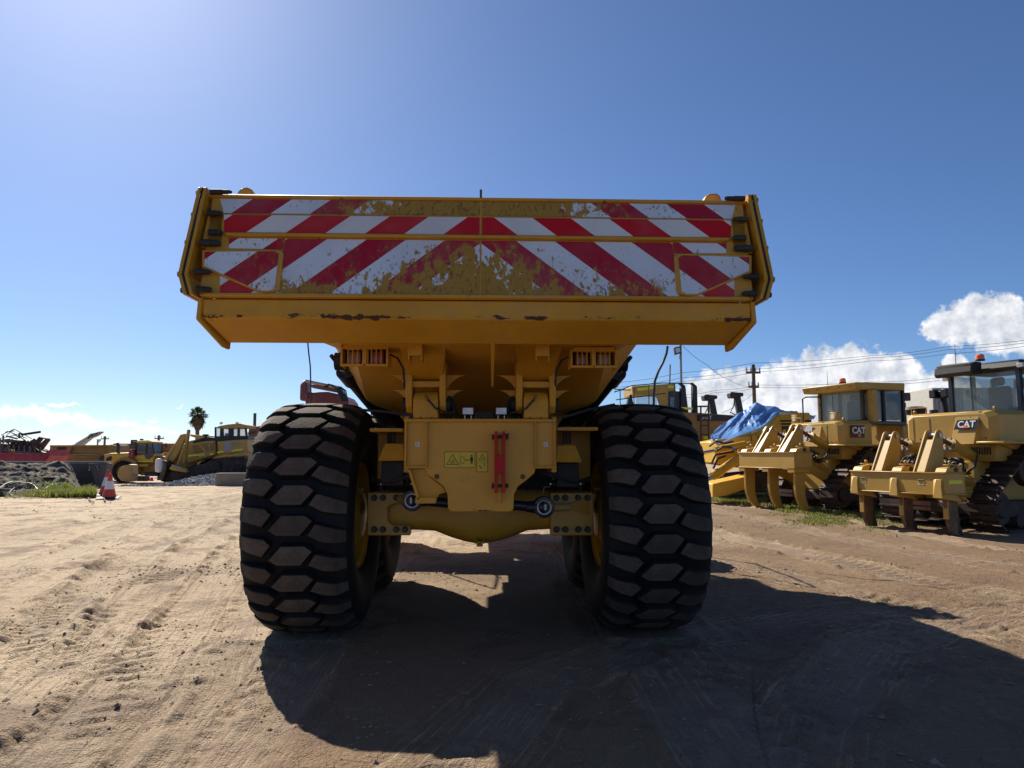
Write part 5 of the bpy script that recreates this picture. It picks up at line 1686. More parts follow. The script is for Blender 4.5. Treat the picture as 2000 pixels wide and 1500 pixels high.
for x, y in ((1211, 760), (1238, 755), (1267, 752), (1317, 749)):
    wbuild(MB().tube([at(x, y, YB - .9), at(x + .5, 800, YB - .9)], .02, n=6), 'rail_post', BLACK, m4)
for cx2, cy2 in ((1389, 776), (1440, 771)):
    slab('lift_cylinder', [(cx2 - 5, cy2), (cx2 + 6, cy2), (cx2 + 14, cy2 + 40), (cx2 + 2, cy2 + 40)], YB + .6, .25, BLACK, m4, .02)
    slab('head_lamp', [(cx2 - 14, cy2 - 3), (cx2 - 11, cy2 - 6), (cx2 - 2, cy2 - 5), (cx2 + 12, cy2 - 4), (cx2 + 13, cy2 + 2), (cx2 + 2, cy2 + 6), (cx2 - 12, cy2 + 6)], YB + .4, .5, BLACK, m4, .03)
    wbuild(MB().tube([at(cx2 - 5, cy2 + 8, YB + .4), at(cx2 - 7, cy2 + 22, YB + .4), at(cx2 - 14, cy2 + 34, YB + .4), at(cx2 - 2, cy2 + 40, YB + .4)], .03, n=6), 'lamp_cable', BLACK, m4)
slab('pre_cleaner', [(1227, 782), (1229, 770), (1234, 770), (1236, 782), (1240, 795), (1224, 795)], YB + .3, .4, BLACK, m4, .03)
wcyl('aerial', at(1308, 748, YB + 1), at(1309, 712, YB + 1), .035, GALV, m4)
slab('cage_frame', [(1366, 792), (1385, 792), (1385, 794), (1366, 794)], YB - .9, .5, BLACK, m4)
for x in (1368, 1383):
    slab('ladder_rail', [(x, 794), (x + 2.5, 794), (x + 2.5, 890), (x, 890)], YB - .9, .06, BLACK, m4)
for k in range(5):
    slab('ladder_rung', [(1370.5, 812 + 18 * k), (1383, 812 + 18 * k), (1383, 814 + 18 * k), (1370.5, 814 + 18 * k)], YB - .9, .05, BLACK, m4)

# container behind the nearest dozer
ct = thing('site_container', 'pale grey box with a large 8 on it behind the nearest dozer cab', 'container', (13.5, 16, 0))
p0, p1 = at(1821, 757, 15.5), at(1985, 757, 15.5)
wbuild(MB().bb(p0.x, p1.x, 15.5, 18.0, .05, p0.z), 'container_shell', paint('off white panel', (.55, .54, .50), .6, .1, .3), ct, bevel=.03)
for k in range(24):
    x = p0.x + .1 + (p1.x - p0.x - .2) * k / 23
    wbuild(MB().bb(x - .025, x + .025, 15.47, 15.5, .2, p0.z - .12), 'corrugation', paint('off white panel', (.55, .54, .50), .6, .1, .3) if k == 0 else bpy.data.materials['off white panel.001'], ct)
e = at(1894, 770, 15.45)
letters('number', '8', .42, paint('slate paint', (.12, .15, .18), .6), ct, e - ct.location, ((1, 0, 0), (0, 0, 1), (0, -1, 0)), .02)
letters('small_lettering', 'DELIVERY', .09, paint('slate paint', (.12, .15, .18), .6), ct, at(1890, 784, 15.45) - ct.location, ((1, 0, 0), (0, 0, 1), (0, -1, 0)), .002)

# floodlight mast, power pole, wires
fl = thing('floodlight_mast', 'thin grey mast with a boxy floodlight at the top beside the truck body', 'light pole', gnd(1330, 930))
fl.location.z = 0
YL = fl.location.y
wcyl('mast', Vector((at(1329, 700, YL).x, YL, -.3)), at(1329, 672, YL), .085, GALV, fl)
slab('floodlight', [(1317, 678), (1330, 676), (1331, 689), (1319, 693)], YL - .3, .35, BLACK_M, fl, .03)
slab('floodlight_glass', [(1319, 680), (1328, 679), (1329, 687), (1321, 690)], YL - .32, .019, LAMP, fl)
wbuild(MB().tube([at(1331, 690, YL - .1), at(1326, 697, YL - .1), at(1329, 703, YL - .1)], .02, n=5), 'mast_cable', BLACK_M, fl)


def power_pole(label, px, ptop, arms, Y, r, group='power poles beyond the yard', base=-.6):
    p = at(px, ptop, Y)
    po = thing('power_pole', label, 'power pole', (p.x, Y, base), 0, group)
    wbuild(MB().cyl((p.x, Y, base), p, r, r * .75, n=12), 'pole', WOODP, po)
    for x0_, x1_, yy in arms:
        a, b_ = at(x0_, yy, Y - .15), at(x1_, yy + 1.2, Y - .15)
        wbuild(MB().box((a + b_) / 2, ((b_ - a).length, .14, .16)), 'cross_arm', WOODP, po)
        for k in range(4):
            q = a.lerp(b_, .04 + .92 * k / 3)
            wbuild(MB().cyl(q + Vector((0, 0, .08)), q + Vector((0, 0, .38)), .06, .04, n=8), 'insulator', GALV, po)
    return po


pp = power_pole('wooden power pole with two cross arms in front of the white cloud', 1471, 712, [(1457, 1485, 727), (1462, 1482, 755)], 46, .17)
wire_paths = [[(1200, 748, 46), (1330, 728, 46), (1471, 709, 46), (1700, 695, 44), (1850, 677, 40), (2050, 658, 36)],
              [(1200, 757, 46), (1330, 738, 46), (1460, 722, 46), (1700, 699, 43), (1850, 683, 39), (2050, 663, 35)],
              [(1200, 764, 46), (1330, 745, 46), (1483, 726, 46), (1700, 705, 42), (1850, 691, 38), (2050, 669, 34)],
              [(1334, 676, 34), (1380, 712, 38), (1420, 740, 42), (1462, 755, 46)],
              [(1320, 772, 46), (1400, 762, 46), (1480, 752, 46), (1700, 746, 45), (1835, 737, 44), (1980, 728, 43)],
              [(1320, 778, 46), (1400, 766, 46), (1480, 757, 46), (1700, 751, 45), (1835, 743, 44)],
              [(1410, 806, 40), (1440, 788, 42), (1470, 769, 46)]]
for k, wp in enumerate(wire_paths):
    P = [at(*q) for q in wp]
    pts = []
    for a, b_ in zip(P[:-1], P[1:]):
        pts += [a.lerp(b_, f / 6) - Vector((0, 0, .10 * math.sin(math.pi * f / 6))) for f in range(6)]
    pts.append(P[-1])
    o = MB().tube(pts, .013, n=5).build('overhead_wire', WIREM)
    tag(o, ['topmost overhead wire crossing to the upper right edge', 'second overhead wire of the upper three', 'third and lowest of the upper overhead wires', 'cable running from floodlight mast down to power pole', 'upper of the two low wires behind the dozer roofs', 'lower of the two low wires behind the dozer roofs', 'stay wire slanting down left from the power pole'][k], 'wire', 'overhead wires')

# ================================================================== left side of the yard
# ---- earth bank held by a concrete wall
bx = np.linspace(-48, -13.6, 330)
by = np.linspace(19.4, 29.6, 150)
BX, BY = np.meshgrid(bx, by)
front = 20.4 + (fbm(BX * .25, BX * 0, 2, 301) - .5) * 1.0
rise = smooth01(BY, 0, 1) * 0 + np.clip((BY - front) / 7.5, 0, 1)
XE = np.array([at(188 - 14 * min(1, max(0, (y_ - 21) / 8)), 950, y_).x for y_ in by])[:, None]
edge_ = smooth01(BX, XE, XE - 1.1)
rise = rise * smooth01(BX, XE + .3, XE - 1.4)
lumps = np.abs(fbm(BX * .55, BY * .9, 4, 310, .55) - .5) * 1.5
BH = -.16 + (rise * 1.12 + lumps * .55 * smooth01(rise, .02, .25)) * edge_ * smooth01(BY, 29.9, 29.0) + (fbm(BX * 2.6, BY * 2.6, 4, 330, .65) - .5) * .34 * edge_
mbm = bpy.data.meshes.new('earth_bank')
n0, n1 = BX.shape
idx = np.arange(n0 * n1).reshape(n0, n1)
mbm.from_pydata(np.stack([BX.ravel(), BY.ravel(), BH.ravel()], -1).tolist(), [], np.stack([idx[:-1, :-1], idx[:-1, 1:], idx[1:, 1:], idx[1:, :-1]], -1).reshape(-1, 4).tolist())
mbm.polygons.foreach_set('use_smooth', [True] * len(mbm.polygons))
BANK = paint('dark dug earth', (.088, .070, .056), .95, .4, .6, dustcol=(.20, .165, .13), scale=1.2, bump=.6)
mbm.materials.append(BANK)
bank = put('earth_bank', mbm)
tag(bank, 'dark lumpy bank of dug earth left of the cones', 'earth bank', kind='structure')


def bank_h(x, y):
    i = np.clip(np.searchsorted(by, y), 0, n0 - 1)
    j = np.clip(np.searchsorted(bx, x), 0, n1 - 1)
    return BH[i, j]


cl_y = 20.8 + rng.uniform(0, 1, 900) * 8
cl_x = np.interp(cl_y, by, XE[:, 0]) - .6 - rng.uniform(0, 20, 900)
cs = .03 + rng.exponential(.05, 900)
o = scatter_mesh('earth_clods', np.stack([cl_x, cl_y, bank_h(cl_x, cl_y) + cs * .2], -1), cs, BANK, 9, squash=.7)
tag(o, 'dark clods of dug earth lying over the bank', 'clods', kind='stuff')

wl = thing('retaining_wall', 'grey concrete retaining wall with battered end behind the cones', 'wall', (-19.5, 29.5, 0))
t0, t1 = at(-60, 901, 30.0), at(206, 901, 30.0)
wbuild(MB().bb(t0.x - 12, t1.x, 29.9, 30.3, -.5, t1.z - .14), 'wall_panel', CONC_G, wl)
wbuild(MB().bb(t0.x - 12, t1.x + .05, 29.85, 30.35, t1.z - .138, t1.z), 'coping', CONC, wl, bevel=.02)
slab('wing_wall', [(172, 905), (207, 904), (207.5, 950), (204, 962), (192, 962), (186, 948)], 29.2, .6, CONC_G, wl, .04)
for q in ((177, 912), (192, 912), (176, 918), (194, 917)):
    p = at(*q, 29.2)
    wbuild(MB().cyl(p, p + Vector((0, -.1, 0)), .05, n=8), 'lifting_anchor', STEEL, wl)

# hoses lying in loops on the bank
HOSE = paint('pale poly pipe', (.24, .24, .21), .5, .2, .3, dustcol=(.2, .17, .13))


def loop_hose(label, pts, r=.02):
    P = []
    for px, py in pts:
        # step along the sight line until it meets the bank
        v_ = ray(px, py)
        for s in np.linspace(20, 40, 400):
            q = CAM + v_ * s
            if q.z < bank_h(q.x, q.y) + .04:
                break
        P.append(Vector((q.x, q.y, bank_h(q.x, q.y) + .05)))
    out = []
    for i in range(len(P) - 1):
        p0, p1, p2, p3 = P[max(i - 1, 0)], P[i], P[i + 1], P[min(i + 2, len(P) - 1)]
        for k in range(6):
            f = k / 6
            out.append(.5 * ((2 * p1) + (p2 - p0) * f + (2 * p0 - 5 * p1 + 4 * p2 - p3) * f * f + (3 * p1 - p0 - 3 * p2 + p3) * f ** 3))
    out.append(P[-1])
    out = [Vector((q.x, q.y, max(q.z, float(bank_h(q.x, q.y)) + .04))) for q in out]
    o = MB().tube(out, r, n=7).build('poly_pipe', HOSE)
    tag(o, label, 'hose', 'pipes lying on the earth bank')


loop_hose('pale pipe making the widest loop at the left edge of the bank', [(-6, 962), (4, 950), (22, 943), (45, 943), (62, 948), (75, 958), (84, 964)])
loop_hose('pale pipe in an oval loop crossing the wide one', [(96, 946), (76, 947), (50, 948), (30, 953), (19, 962), (22, 969), (36, 974), (60, 974), (80, 964), (95, 951), (112, 946), (128, 945)])
loop_hose('short pale pipe end curling up beside the weeds', [(92, 964), (104, 962), (109, 957), (108, 955)])
loop_hose('pale pipe curving through the weeds towards the cones', [(130, 975), (145, 973), (160, 967), (168, 960)])
loop_hose('pale pipe along the foot of the bank at far left', [(-6, 957), (2, 966), (12, 972), (30, 975)])


# ---- grass and weeds
def blades(name, pts, hmin, hmax, width, mats, seed, lean=.5):
    r = np.random.default_rng(seed)
    n = len(pts)
    h = r.uniform(hmin, hmax, n)
    a = r.uniform(0, 2 * np.pi, n)
    l = r.uniform(.1, lean, n) * h
    d = r.uniform(0, 2 * np.pi, n)
    wv = np.stack([np.cos(a), np.sin(a), np.zeros(n)], -1) * (width * r.uniform(.6, 1.4, n))[:, None]
    mid = pts + np.stack([np.cos(d) * l * .35, np.sin(d) * l * .35, h * .6], -1)
    top = pts + np.stack([np.cos(d) * l, np.sin(d) * l, h], -1)
    V = np.stack([pts - wv, pts + wv, mid + wv * .7, mid - wv * .7, top], 1).reshape(-1, 3)
    i = np.arange(n)[:, None] * 5
    F_ = [tuple(q) for q in (i + np.array([0, 1, 2, 3])).tolist()] + [tuple(q) for q in (i + np.array([3, 2, 4])).tolist()]
    me = bpy.data.meshes.new(name)
    me.from_pydata(V.tolist(), [], F_)
    for m_ in mats:
        me.materials.append(m_)
    mi = r.integers(0, len(mats), n)
    me.polygons.foreach_set('material_index', np.concatenate([mi, mi]).astype(np.int32))
    return put(name, me)


def leaf(name, col):
    m, t, b = base_mat(name)
    v = t.nodes.new('ShaderNodeTexCoord').outputs['Object']
    L(t, mixc(t, noise(t, v, 2.5, 3, .6), tuple(x * .65 for x in col), tuple(x * 1.3 for x in col)), b.inputs['Base Color'])
    b.inputs['Roughness'].default_value = .55
    b.inputs['Transmission Weight'].default_value = 0.0
    tr = N(t, 'ShaderNodeBsdfTranslucent')
    tr.inputs['Color'].default_value = (col[0] * 1.3, col[1] * 1.3, col[2] * .8, 1)
    mx = N(t, 'ShaderNodeMixShader')
    mx.inputs[0].default_value = .4
    L(t, b.outputs[0], mx.inputs[1])
    L(t, tr.outputs[0], mx.inputs[2])
    L(t, mx.outputs[0], t.nodes['Material Output'].inputs[0])
    return m


G1, G2, G3 = leaf('grass green', (.085, .13, .03)), leaf('light grass', (.19, .23, .06)), leaf('dry grass', (.24, .20, .10))
# weeds on the right part of the bank
k = 9000
wy = 20.2 + np.abs(rng.normal(0, 1.7, k))
wx = np.interp(wy, by, XE[:, 0]) - np.abs(rng.normal(.1, .95, k))
ok = (wx > -22) & (wy < 27) & (fbm(wx * 1.2, wy * 1.2, 3, 350) > .44)
wx, wy = wx[ok], wy[ok]
o = blades('weeds', np.stack([wx, wy, np.maximum(bank_h(wx, wy), -.02)], -1), .06, .36, .014, [G1, G2, G2, G3], 21, 1.2)
tag(o, 'bright green weeds growing at the end of the earth bank', 'weeds', kind='stuff')
k = 4200
wx = rng.uniform(-40, -14, k)
wy = 20.0 + rng.uniform(-.6, 8.5, k) ** 1.0
ok = ((fbm(wx * .5, wy * .8, 3, 360) > .56) | (wy > 27.9) | (wy < 20.5)) & (fbm(wx * 2, wy * 2, 2, 365) > .48) & (wx < np.interp(wy, by, XE[:, 0]))
wx, wy = wx[ok], wy[ok]
o = blades('bank_grass', np.stack([wx, wy, np.maximum(bank_h(wx, wy), -.02)], -1), .04, .13, .010, [G1, G2, G3], 22, .9)
tag(o, 'thin grass scattered over the earth bank and its foot', 'grass', kind='stuff')
# grass strip under the parked machines on the right
k = 90000
gx_ = rng.uniform(5.2, 14, k)
gy_ = rng.uniform(10.5, 27, k)
lim = 8.35 - .12 * (gy_ - 11) + (fbm(gx_ * 0 + gy_ * .5, gy_ * .3, 2, 370) - .5) * 1.2
ok = (gx_ > lim) & (fbm(gx_ * .9, gy_ * .9, 3, 375) > .34 + .2 * smooth01(gx_, 10, 14))
gx_, gy_ = gx_[ok], gy_[ok]
hz_, _, _ = ground_height(gx_, gy_)
o = blades('verge_grass', np.stack([gx_, gy_, hz_], -1), .03, .12, .010, [G1, G2, G2, G3], 23, .9)
tag(o, 'short green grass in front of and under the bulldozers on the right', 'grass', kind='stuff')
k = 5000
gx_ = rng.normal(8.3, .7, k)
gy_ = rng.normal(10.0, .8, k)
ok = fbm(gx_ * 1.5, gy_ * 1.5, 3, 380) > .5
gx_, gy_ = gx_[ok], gy_[ok]
hz_, _, _ = ground_height(gx_, gy_)
o = blades('verge_grass', np.stack([gx_, gy_, hz_], -1), .02, .07, .008, [G1, G2, G3], 24, .9)
tag(o, 'thin patch of grass beside the nearest ripper shanks', 'grass', kind='stuff')


# ---- traffic cones
def cone(label, p, h, base=True, tilt=(0, 0), r=.19):
    co_ = thing('traffic_cone', label, 'traffic cone', p, 0, 'traffic cones')
    co_.rotation_euler = (tilt[0], tilt[1], .3)
    R0 = paint('cone red', (.66, .06, .035), .5, .12, .25)
    rr = lambda z: r * (1 - z / h) + .035 * z / h
    MB().lathe([(rr(.04), .04), (rr(h * .36), h * .36)], n=24).xf(Matrix.Rotation(-math.pi / 2, 4, 'Y')).build('cone_base_section', R0, co_)
    MB().lathe([(rr(h * .36), h * .36), (rr(h * .70), h * .70)], n=24).xf(Matrix.Rotation(-math.pi / 2, 4, 'Y')).build('white_band', WHITE, co_)
    MB().lathe([(rr(h * .70), h * .70), (rr(h * .985), h * .985), (rr(h) * .8, h), (.0, h)], n=24).xf(Matrix.Rotation(-math.pi / 2, 4, 'Y')).build('cone_top_section', R0, co_)
    if base:
        q = MB()
        s = r * 1.45
        n = 10
        g = [[(-s + 2 * s * i / n, -s + 2 * s * j / n) for j in range(n + 1)] for i in range(n + 1)]
        z = lambda x, y: .05 - .045 * max(0, (-y) / s) ** 2 - .02 * (x / s) ** 2
        V = [(x, y, z(x, y)) for row in g for x, y in row] + [(x, y, z(x, y) - .03) for row in g for x, y in row]
        K = (n + 1) ** 2
        F2 = []
        for i in range(n):
            for j in range(n):
                a0 = i * (n + 1) + j
                F2 += [(a0, a0 + 1, a0 + n + 2, a0 + n + 1), (K + a0, K + a0 + n + 1, K + a0 + n + 2, K + a0 + 1)]
        for i in range(n):
            for a0, b0 in ((i, i + 1), (n * (n + 1) + i, n * (n + 1) + i + 1), (i * (n + 1), (i + 1) * (n + 1)), (i * (n + 1) + n, (i + 1) * (n + 1) + n)):
                F2.append((a0, b0, K + b0, K + a0))
        q.add(V, F2)
        q.build('rubber_base', BLACK_M, co_)
    return co_


cone('red and white traffic cone in front, its black rubber base curled down', gnd(213, 974) + Vector((0, 0, .03)), .86, r=.24)
cone('red and white traffic cone leaning just behind another cone', gnd(206, 967), .98, tilt=(0, .05), r=.25)
c3 = thing('traffic_cone', 'small plain red cone far off beside the dozer blade', 'traffic cone', Vector((at(296, 939, 36).x, 36, at(296, 939.5, 36).z)), 0, 'traffic cones')
MB().lathe([(.15, 0), (.15, .02), (.11, .02), (.06, .22), (.0, .22)], n=18).xf(Matrix.Rotation(-math.pi / 2, 4, 'Y')).build('cone_body', paint('bright cone red', (.85, .03, .03), .5), c3)
for label, q in (('short black strap lying behind the cones', [(199, 966), (202, 972), (203, 977), (206, 982)]), ('short black strap on the dirt left of the cones', [(172, 975), (176, 980), (183, 984)])):
    o = MB().tube([gnd(*a) + Vector((0, 0, .05)) for a in q], .02, n=6).build('rubber_strap', BLACK_M)
    tag(o, label, 'strap', 'black straps on the ground')

# ---- concrete block and gravel
blk = MB()
p0, p1 = at(420, 946, 30.5), at(490, 946, 30.5)
blk.bb(p0.x, p1.x, 30.5, 31.1, -.25, at(420, 924, 30.5).z)
o = blk.build('concrete_block', CONC, None, bevel=.03)
tag(o, 'long brown concrete block lying beside the left rear tyre', 'concrete block')
k = 5200
qx = rng.uniform(at(290, 930, 36).x, at(440, 930, 33).x + 1.5, k)
qy = rng.uniform(32.0, 39.5, k)
ramp = smooth01(qx, at(315, 930, 36).x, at(420, 930, 36).x)
qz = far_drop(qy) + ramp * smooth01(qy, 31.8, 36) * .62 + rng.uniform(-.03, .05, k)
gs = rng.uniform(.035, .10, k)
GRAV = paint('blue grey gravel', (.20, .21, .225), .8, .4, .4, dustcol=(.42, .42, .42), scale=3)
o = scatter_mesh('gravel', np.stack([qx, qy, qz], -1), gs, GRAV, 31, squash=.8)
tag(o, 'blue grey gravel heap under the left bulldozer', 'gravel', kind='stuff')
gm = MB()
gm.hexa([(at(300, 930, 36).x, 32, -.5), (at(440, 930, 33).x + 1.5, 32, -.5), (at(440, 930, 33).x + 1.5, 42, -.6), (at(300, 930, 36).x, 42, -.6), (at(312, 930, 36).x, 33, -.35), (at(440, 930, 33).x + 1.5, 34, .12), (at(440, 930, 33).x + 1.5, 42, .1), (at(312, 930, 36).x, 42, -.4)])
o = gm.build('gravel_bed', GRAV)
o['kind'] = 'structure'

# ---- old bulldozer, side on, blade to the left
YD = 40.5
b1 = thing('old_bulldozer', 'dusty old bulldozer side on with raised blade arms and lime tape, left background', 'bulldozer', (at(410, 930, YD).x, YD, -.4), 0)
TRK = paint('dark track steel', (.035, .027, .024), .75, .4, .4, dustcol=(.10, .075, .06), scale=2)
slab('track', [(326, 937), (330, 920), (352, 915), (380, 908), (394, 899), (440, 894), (468, 893), (479, 900), (482, 912), (478, 924), (462, 929), (400, 934), (350, 940)], YD, .75, TRK, b1, .06)
slab('far_track', [(326, 937), (330, 920), (394, 899), (468, 893), (482, 912), (462, 929), (350, 940)], YD + 2.3, .75, TRK, b1, .06)
for px, py, rr in ((465, 909, .30), (372, 924, .26)):
    p = at(px, py, YD - .05)
    wbuild(MB().lathe([(rr, 0), (rr, -.06), (rr * .75, -.07), (rr * .7, -.02), (rr * .3, -.02), (rr * .28, -.10), (0, -.10)], p, 'Y', 26), 'track_wheel', RUST_D, b1)
for k in range(6):
    p = at(392 + 12 * k, 925 - 1.2 * k, YD - .03)
    wbuild(MB().cyl(p, p + Vector((0, -.05, 0)), .13, n=14), 'track_roller', RUST_D, b1)
for k in range(22):
    f = k / 21
    p = at(396 + 80 * f, 897 - 4 * f, YD)
    wbuild(MB().bb(p.x - .07, p.x + .07, YD - .04, YD + .8, p.z - .03, p.z + .03), 'track_shoe', RUST_D, b1)
slab('track_guard', [(384, 903), (425, 890), (478, 882), (482, 890), (440, 893), (395, 900), (386, 912)], YD - .05, .9, Y_OLD, b1, .03)
slab('hood', [(363, 863), (375, 860), (420, 858), (422, 888), (388, 898), (366, 906), (360, 890)], YD + .5, 2.0, Y_OLD, b1, .05)
slab('hood_cover', [(376, 866), (377, 860), (396, 855), (402, 853), (420, 855), (420, 861), (400, 862)], YD + .48, 1.9, BLACK_M, b1, .03)
for poly in ([(376, 870), (388, 869), (396, 880), (396, 884), (380, 884)], [(392, 867), (406, 866), (407, 881), (403, 882)], [(410, 866), (417, 865), (418, 880), (410, 881)]):
    slab('grille_panel', poly, YD + .46, .035, BROWN_OLD, b1, .01)
slab('body_rear', [(424, 862), (460, 859), (482, 858), (485, 882), (426, 887)], YD + .1, 2.6, Y_OLD, b1, .04)
slab('notice_board', [(438, 864), (452, 864), (452, 880), (438, 881)], YD + .06, .035, paint('bluish notice', (.32, .33, .42), .5, .3, .4, scale=6), b1)
for k in range(4):
    slab('notice_line', [(440, 866.5 + 3.4 * k), (450, 866.5 + 3.4 * k), (450, 867.8 + 3.4 * k), (440, 867.8 + 3.4 * k)], YD + .04, .015, GALV, b1)
letters('model_lettering', 'D375A', .22, GALV, b1, at(464, 867, YD + .08) - b1.location, ((1, 0, 0), (0, 0, 1), (0, -1, 0)), .0)
for poly in ([(424, 882), (437, 880), (437, 883), (424, 885)], [(453, 879), (474, 876), (474, 879), (453, 882)], [(368, 889), (388, 887), (388, 889.5), (368, 892)], [(410, 886), (416, 885), (416, 888), (410, 889)]):
    slab('reflective_tape', poly, YD - .08 if poly[0][0] < 420 else YD + .07, .02, HIVIS, b1)
slab('unit_tag', [(389, 886), (398, 885), (400, 887), (399, 890), (389, 891)], YD - .10, .02, HIVIS, b1)
letters('unit_number', 'DZ02', .13, INK, b1, at(394.5, 888, YD - .11) - b1.location, ((1, 0, 0), (0, 0, 1), (0, -1, 0)), .0)
cb1 = thing('cab', None, None, parent=b1)
for poly in ([(419, 834), (422, 834), (422, 860), (419, 860)], [(430, 834), (436, 834), (437, 858), (429, 858)], [(446, 834), (456, 834), (456, 858), (446, 858)], [(464, 834), (468, 834), (468, 858), (463, 858)], [(477, 832), (481, 832), (484, 858), (480, 858)]):
    slab('cab_post', poly, YD + .45, .1, BLACK, cb1)
    slab('cab_post', poly, YD + 2.0, .1, BLACK, cb1)
slab('cab_window', [(421, 835), (479, 833), (481, 857), (421, 858)], YD + .5, .02, GLASSM, cb1)
slab('cab_base', [(419, 852), (484, 851), (484, 860), (419, 862)], YD + .42, 1.75, BLACK, cb1, .02)
slab('cab_seat', [(440, 846), (446, 846), (446, 858), (436, 858)], YD + 1.0, .5, BLACK, cb1)
slab('cab_roof', [(419, 836), (428, 832), (445, 829), (468, 827), (480, 830), (483, 835), (470, 836), (430, 837)], YD + .35, 1.9, Y_OLD, cb1, .03)
for px in (431, 462):
    slab('roof_lamp', [(px - 2, 829), (px + 2, 828), (px + 2, 824), (px - 2, 825)], YD + .6, .2, WHITE, cb1)
slab('blade_side', [(305, 938), (313, 925), (314, 905), (318, 899), (324, 901), (325, 915), (318, 938)], YD - .6, 4.6, RUST_D, b1, .03)
slab('blade_back', [(322, 908), (335, 876), (352, 848), (362, 847), (361, 858), (346, 890), (338, 903)], YD + .2, .35, Y_OLD, b1, .05)
slab('blade_brace', [(316, 901), (322, 905), (339, 876), (337, 872)], YD + .1, .3, Y_OLD, b1, .03)
slab('blade_plate', [(324, 905), (338, 890), (360, 870), (366, 906), (355, 925), (326, 930)], YD + .6, 2.2, Y_OLD, b1, .05)
slab('mast', [(365, 839), (369, 839), (360, 905), (355, 907)], YD - .1, .3, Y_OLD, b1, .03)
wcyl('lift_cylinder', at(361, 868, YD - .3), at(347, 908, YD - .3), .07, Y_OLD, b1)
slab('push_arm', [(330, 915), (336, 908), (360, 914), (366, 921), (362, 923), (334, 918)], YD - .6, .4, Y_OLD, b1, .03)
wcyl('tilt_rod', at(336, 908, YD - .65), at(356, 914, YD - .65), .06, GALV, b1)
slab('lower_frame', [(318, 936), (330, 922), (400, 905), (425, 900), (430, 915), (380, 928), (330, 938)], YD - .15, .1, TRK, b1)
slab('pre_cleaner', [(398, 855), (399, 851), (395, 851), (395, 848), (404, 848), (404, 851), (401, 851), (402, 855)], YD + 1.2, .4, BLACK, b1, .03)
o = wbuild(MB().lathe([(.0, .45), (.3, .42), (.38, .3), (.4, 0), (.38, -.3), (.25, -.42), (0, -.45)], at(311, 909, YD - 1.2), 'Z', 20), 'white_drum', WHITE, b1)
bpy.data.objects.remove(o, do_unlink=True)
dr = MB().lathe([(.0, .44), (.12, .42), (.2, .34), (.23, 0), (.2, -.34), (.12, -.42), (0, -.44)], at(310, 909, YD - 1.2), 'Z', 22).build('white_drum', WHITE)
tag(dr, 'white rounded drum standing against the dozer blade', 'drum')

# ---- wheel loader
YW2 = 49.0
ld_ = thing('wheel_loader', 'yellow wheel loader with dark arched mudguard behind the cones', 'wheel loader', (at(250, 938, YW2).x, YW2, -.62), 0)
slab('hood', [(197, 895), (203, 888), (215, 885), (248, 884), (262, 882), (262, 906), (232, 908), (220, 915), (205, 915)], YW2, 2.2, Y_BRIGHT, ld_, .15, seg=3)
slab('rear_grille', [(191, 892), (196, 889), (203, 889), (205, 901), (191, 901)], YW2 - .05, 2.2, BLACK_M, ld_, .08)
for k in range(4):
    slab('vent', [(207 + 2.6 * k, 895 - k), (209 + 2.6 * k, 893 - k), (211 + 2.6 * k, 899 - k), (207.5 + 2.6 * k, 905 - 1.5 * k)], YW2 - .04, .035, BLACK, ld_)
arch = [(213, 930), (216, 912), (224, 902), (236, 895), (256, 895), (264, 900), (270, 912), (271, 922), (266, 922), (262, 910), (254, 903), (236, 903), (226, 911), (222, 925), (221, 930)]
slab('mudguard', arch, YW2 - .3, 1.0, BROWN_OLD, ld_, .04)


def loader_wheel(px, py, rad, Y):
    p = at(px, py, Y)
    wh = thing('wheel', None, None, (p - ld_.location), parent=ld_)
    MB().lathe([(rad * .55, .28), (rad * .8, .34), (rad, .25), (rad, -.25), (rad * .8, -.34), (rad * .55, -.28)], (0, 0, 0), 'Y', 40).build('tyre', RUBBER, wh)
    MB().lathe([(rad * .56, -.26), (rad * .5, -.18), (rad * .25, -.2), (rad * .22, -.28), (0, -.28)], (0, 0, 0), 'Y', 30).build('rim', Y_OLD, wh)
    for k in range(24):
        a0 = 2 * math.pi * k / 24
        MB().box((0, 0, 0), (.09, .6, .09)).xf(Matrix.Rotation(a0, 4, 'Y') @ Matrix.Translation((0, 0, rad + .0))).build('tread_block', RUBBER, wh)


loader_wheel(243, 921, .80, YW2 - .1)
loader_wheel(243, 921, .80, YW2 + 2.3)
loader_wheel(330, 921, .80, YW2 + .2)
slab('cab_lower', [(263, 890), (300, 886), (300, 902), (266, 903), (262, 898)], YW2 + .1, 1.8, Y_BRIGHT, ld_, .04)
slab('lime_stripe', [(266, 900), (299, 900), (299, 902.5), (266, 902.5)], YW2 + .04, .05, HIVIS, ld_)
slab('door_lower', [(281, 887), (300, 884), (298, 892), (290, 897), (285, 896)], YW2 + .05, .04, GLASSD, ld_)
cbl = thing('cab', None, None, parent=ld_)
slab('cab_glass', [(267, 864), (296, 864), (299, 886), (266, 888)], YW2 + .2, 1.6, GLASSD, cbl)
for poly in ([(264, 863), (267, 863), (266, 890), (263, 890)], [(286, 864), (288, 864), (286, 890), (283, 890)], [(296, 864), (298, 864), (302, 886), (299, 888)]):
    slab('cab_post', poly, YW2 + .15, .08, BLACK, cbl)
slab('cab_roof', [(265, 865), (266, 861), (290, 860), (297, 863), (297, 866)], YW2 + .05, 1.9, Y_OLD, cbl, .03)
slab('roof_stripe', [(267, 861.5), (293, 860.8), (293, 863.3), (267, 864)], YW2 - .01, .05, HIVIS, cbl)
slab('roof_lamp', [(273, 860), (278, 860), (278, 857), (273, 857)], YW2 + .3, .2, BLACK, cbl)
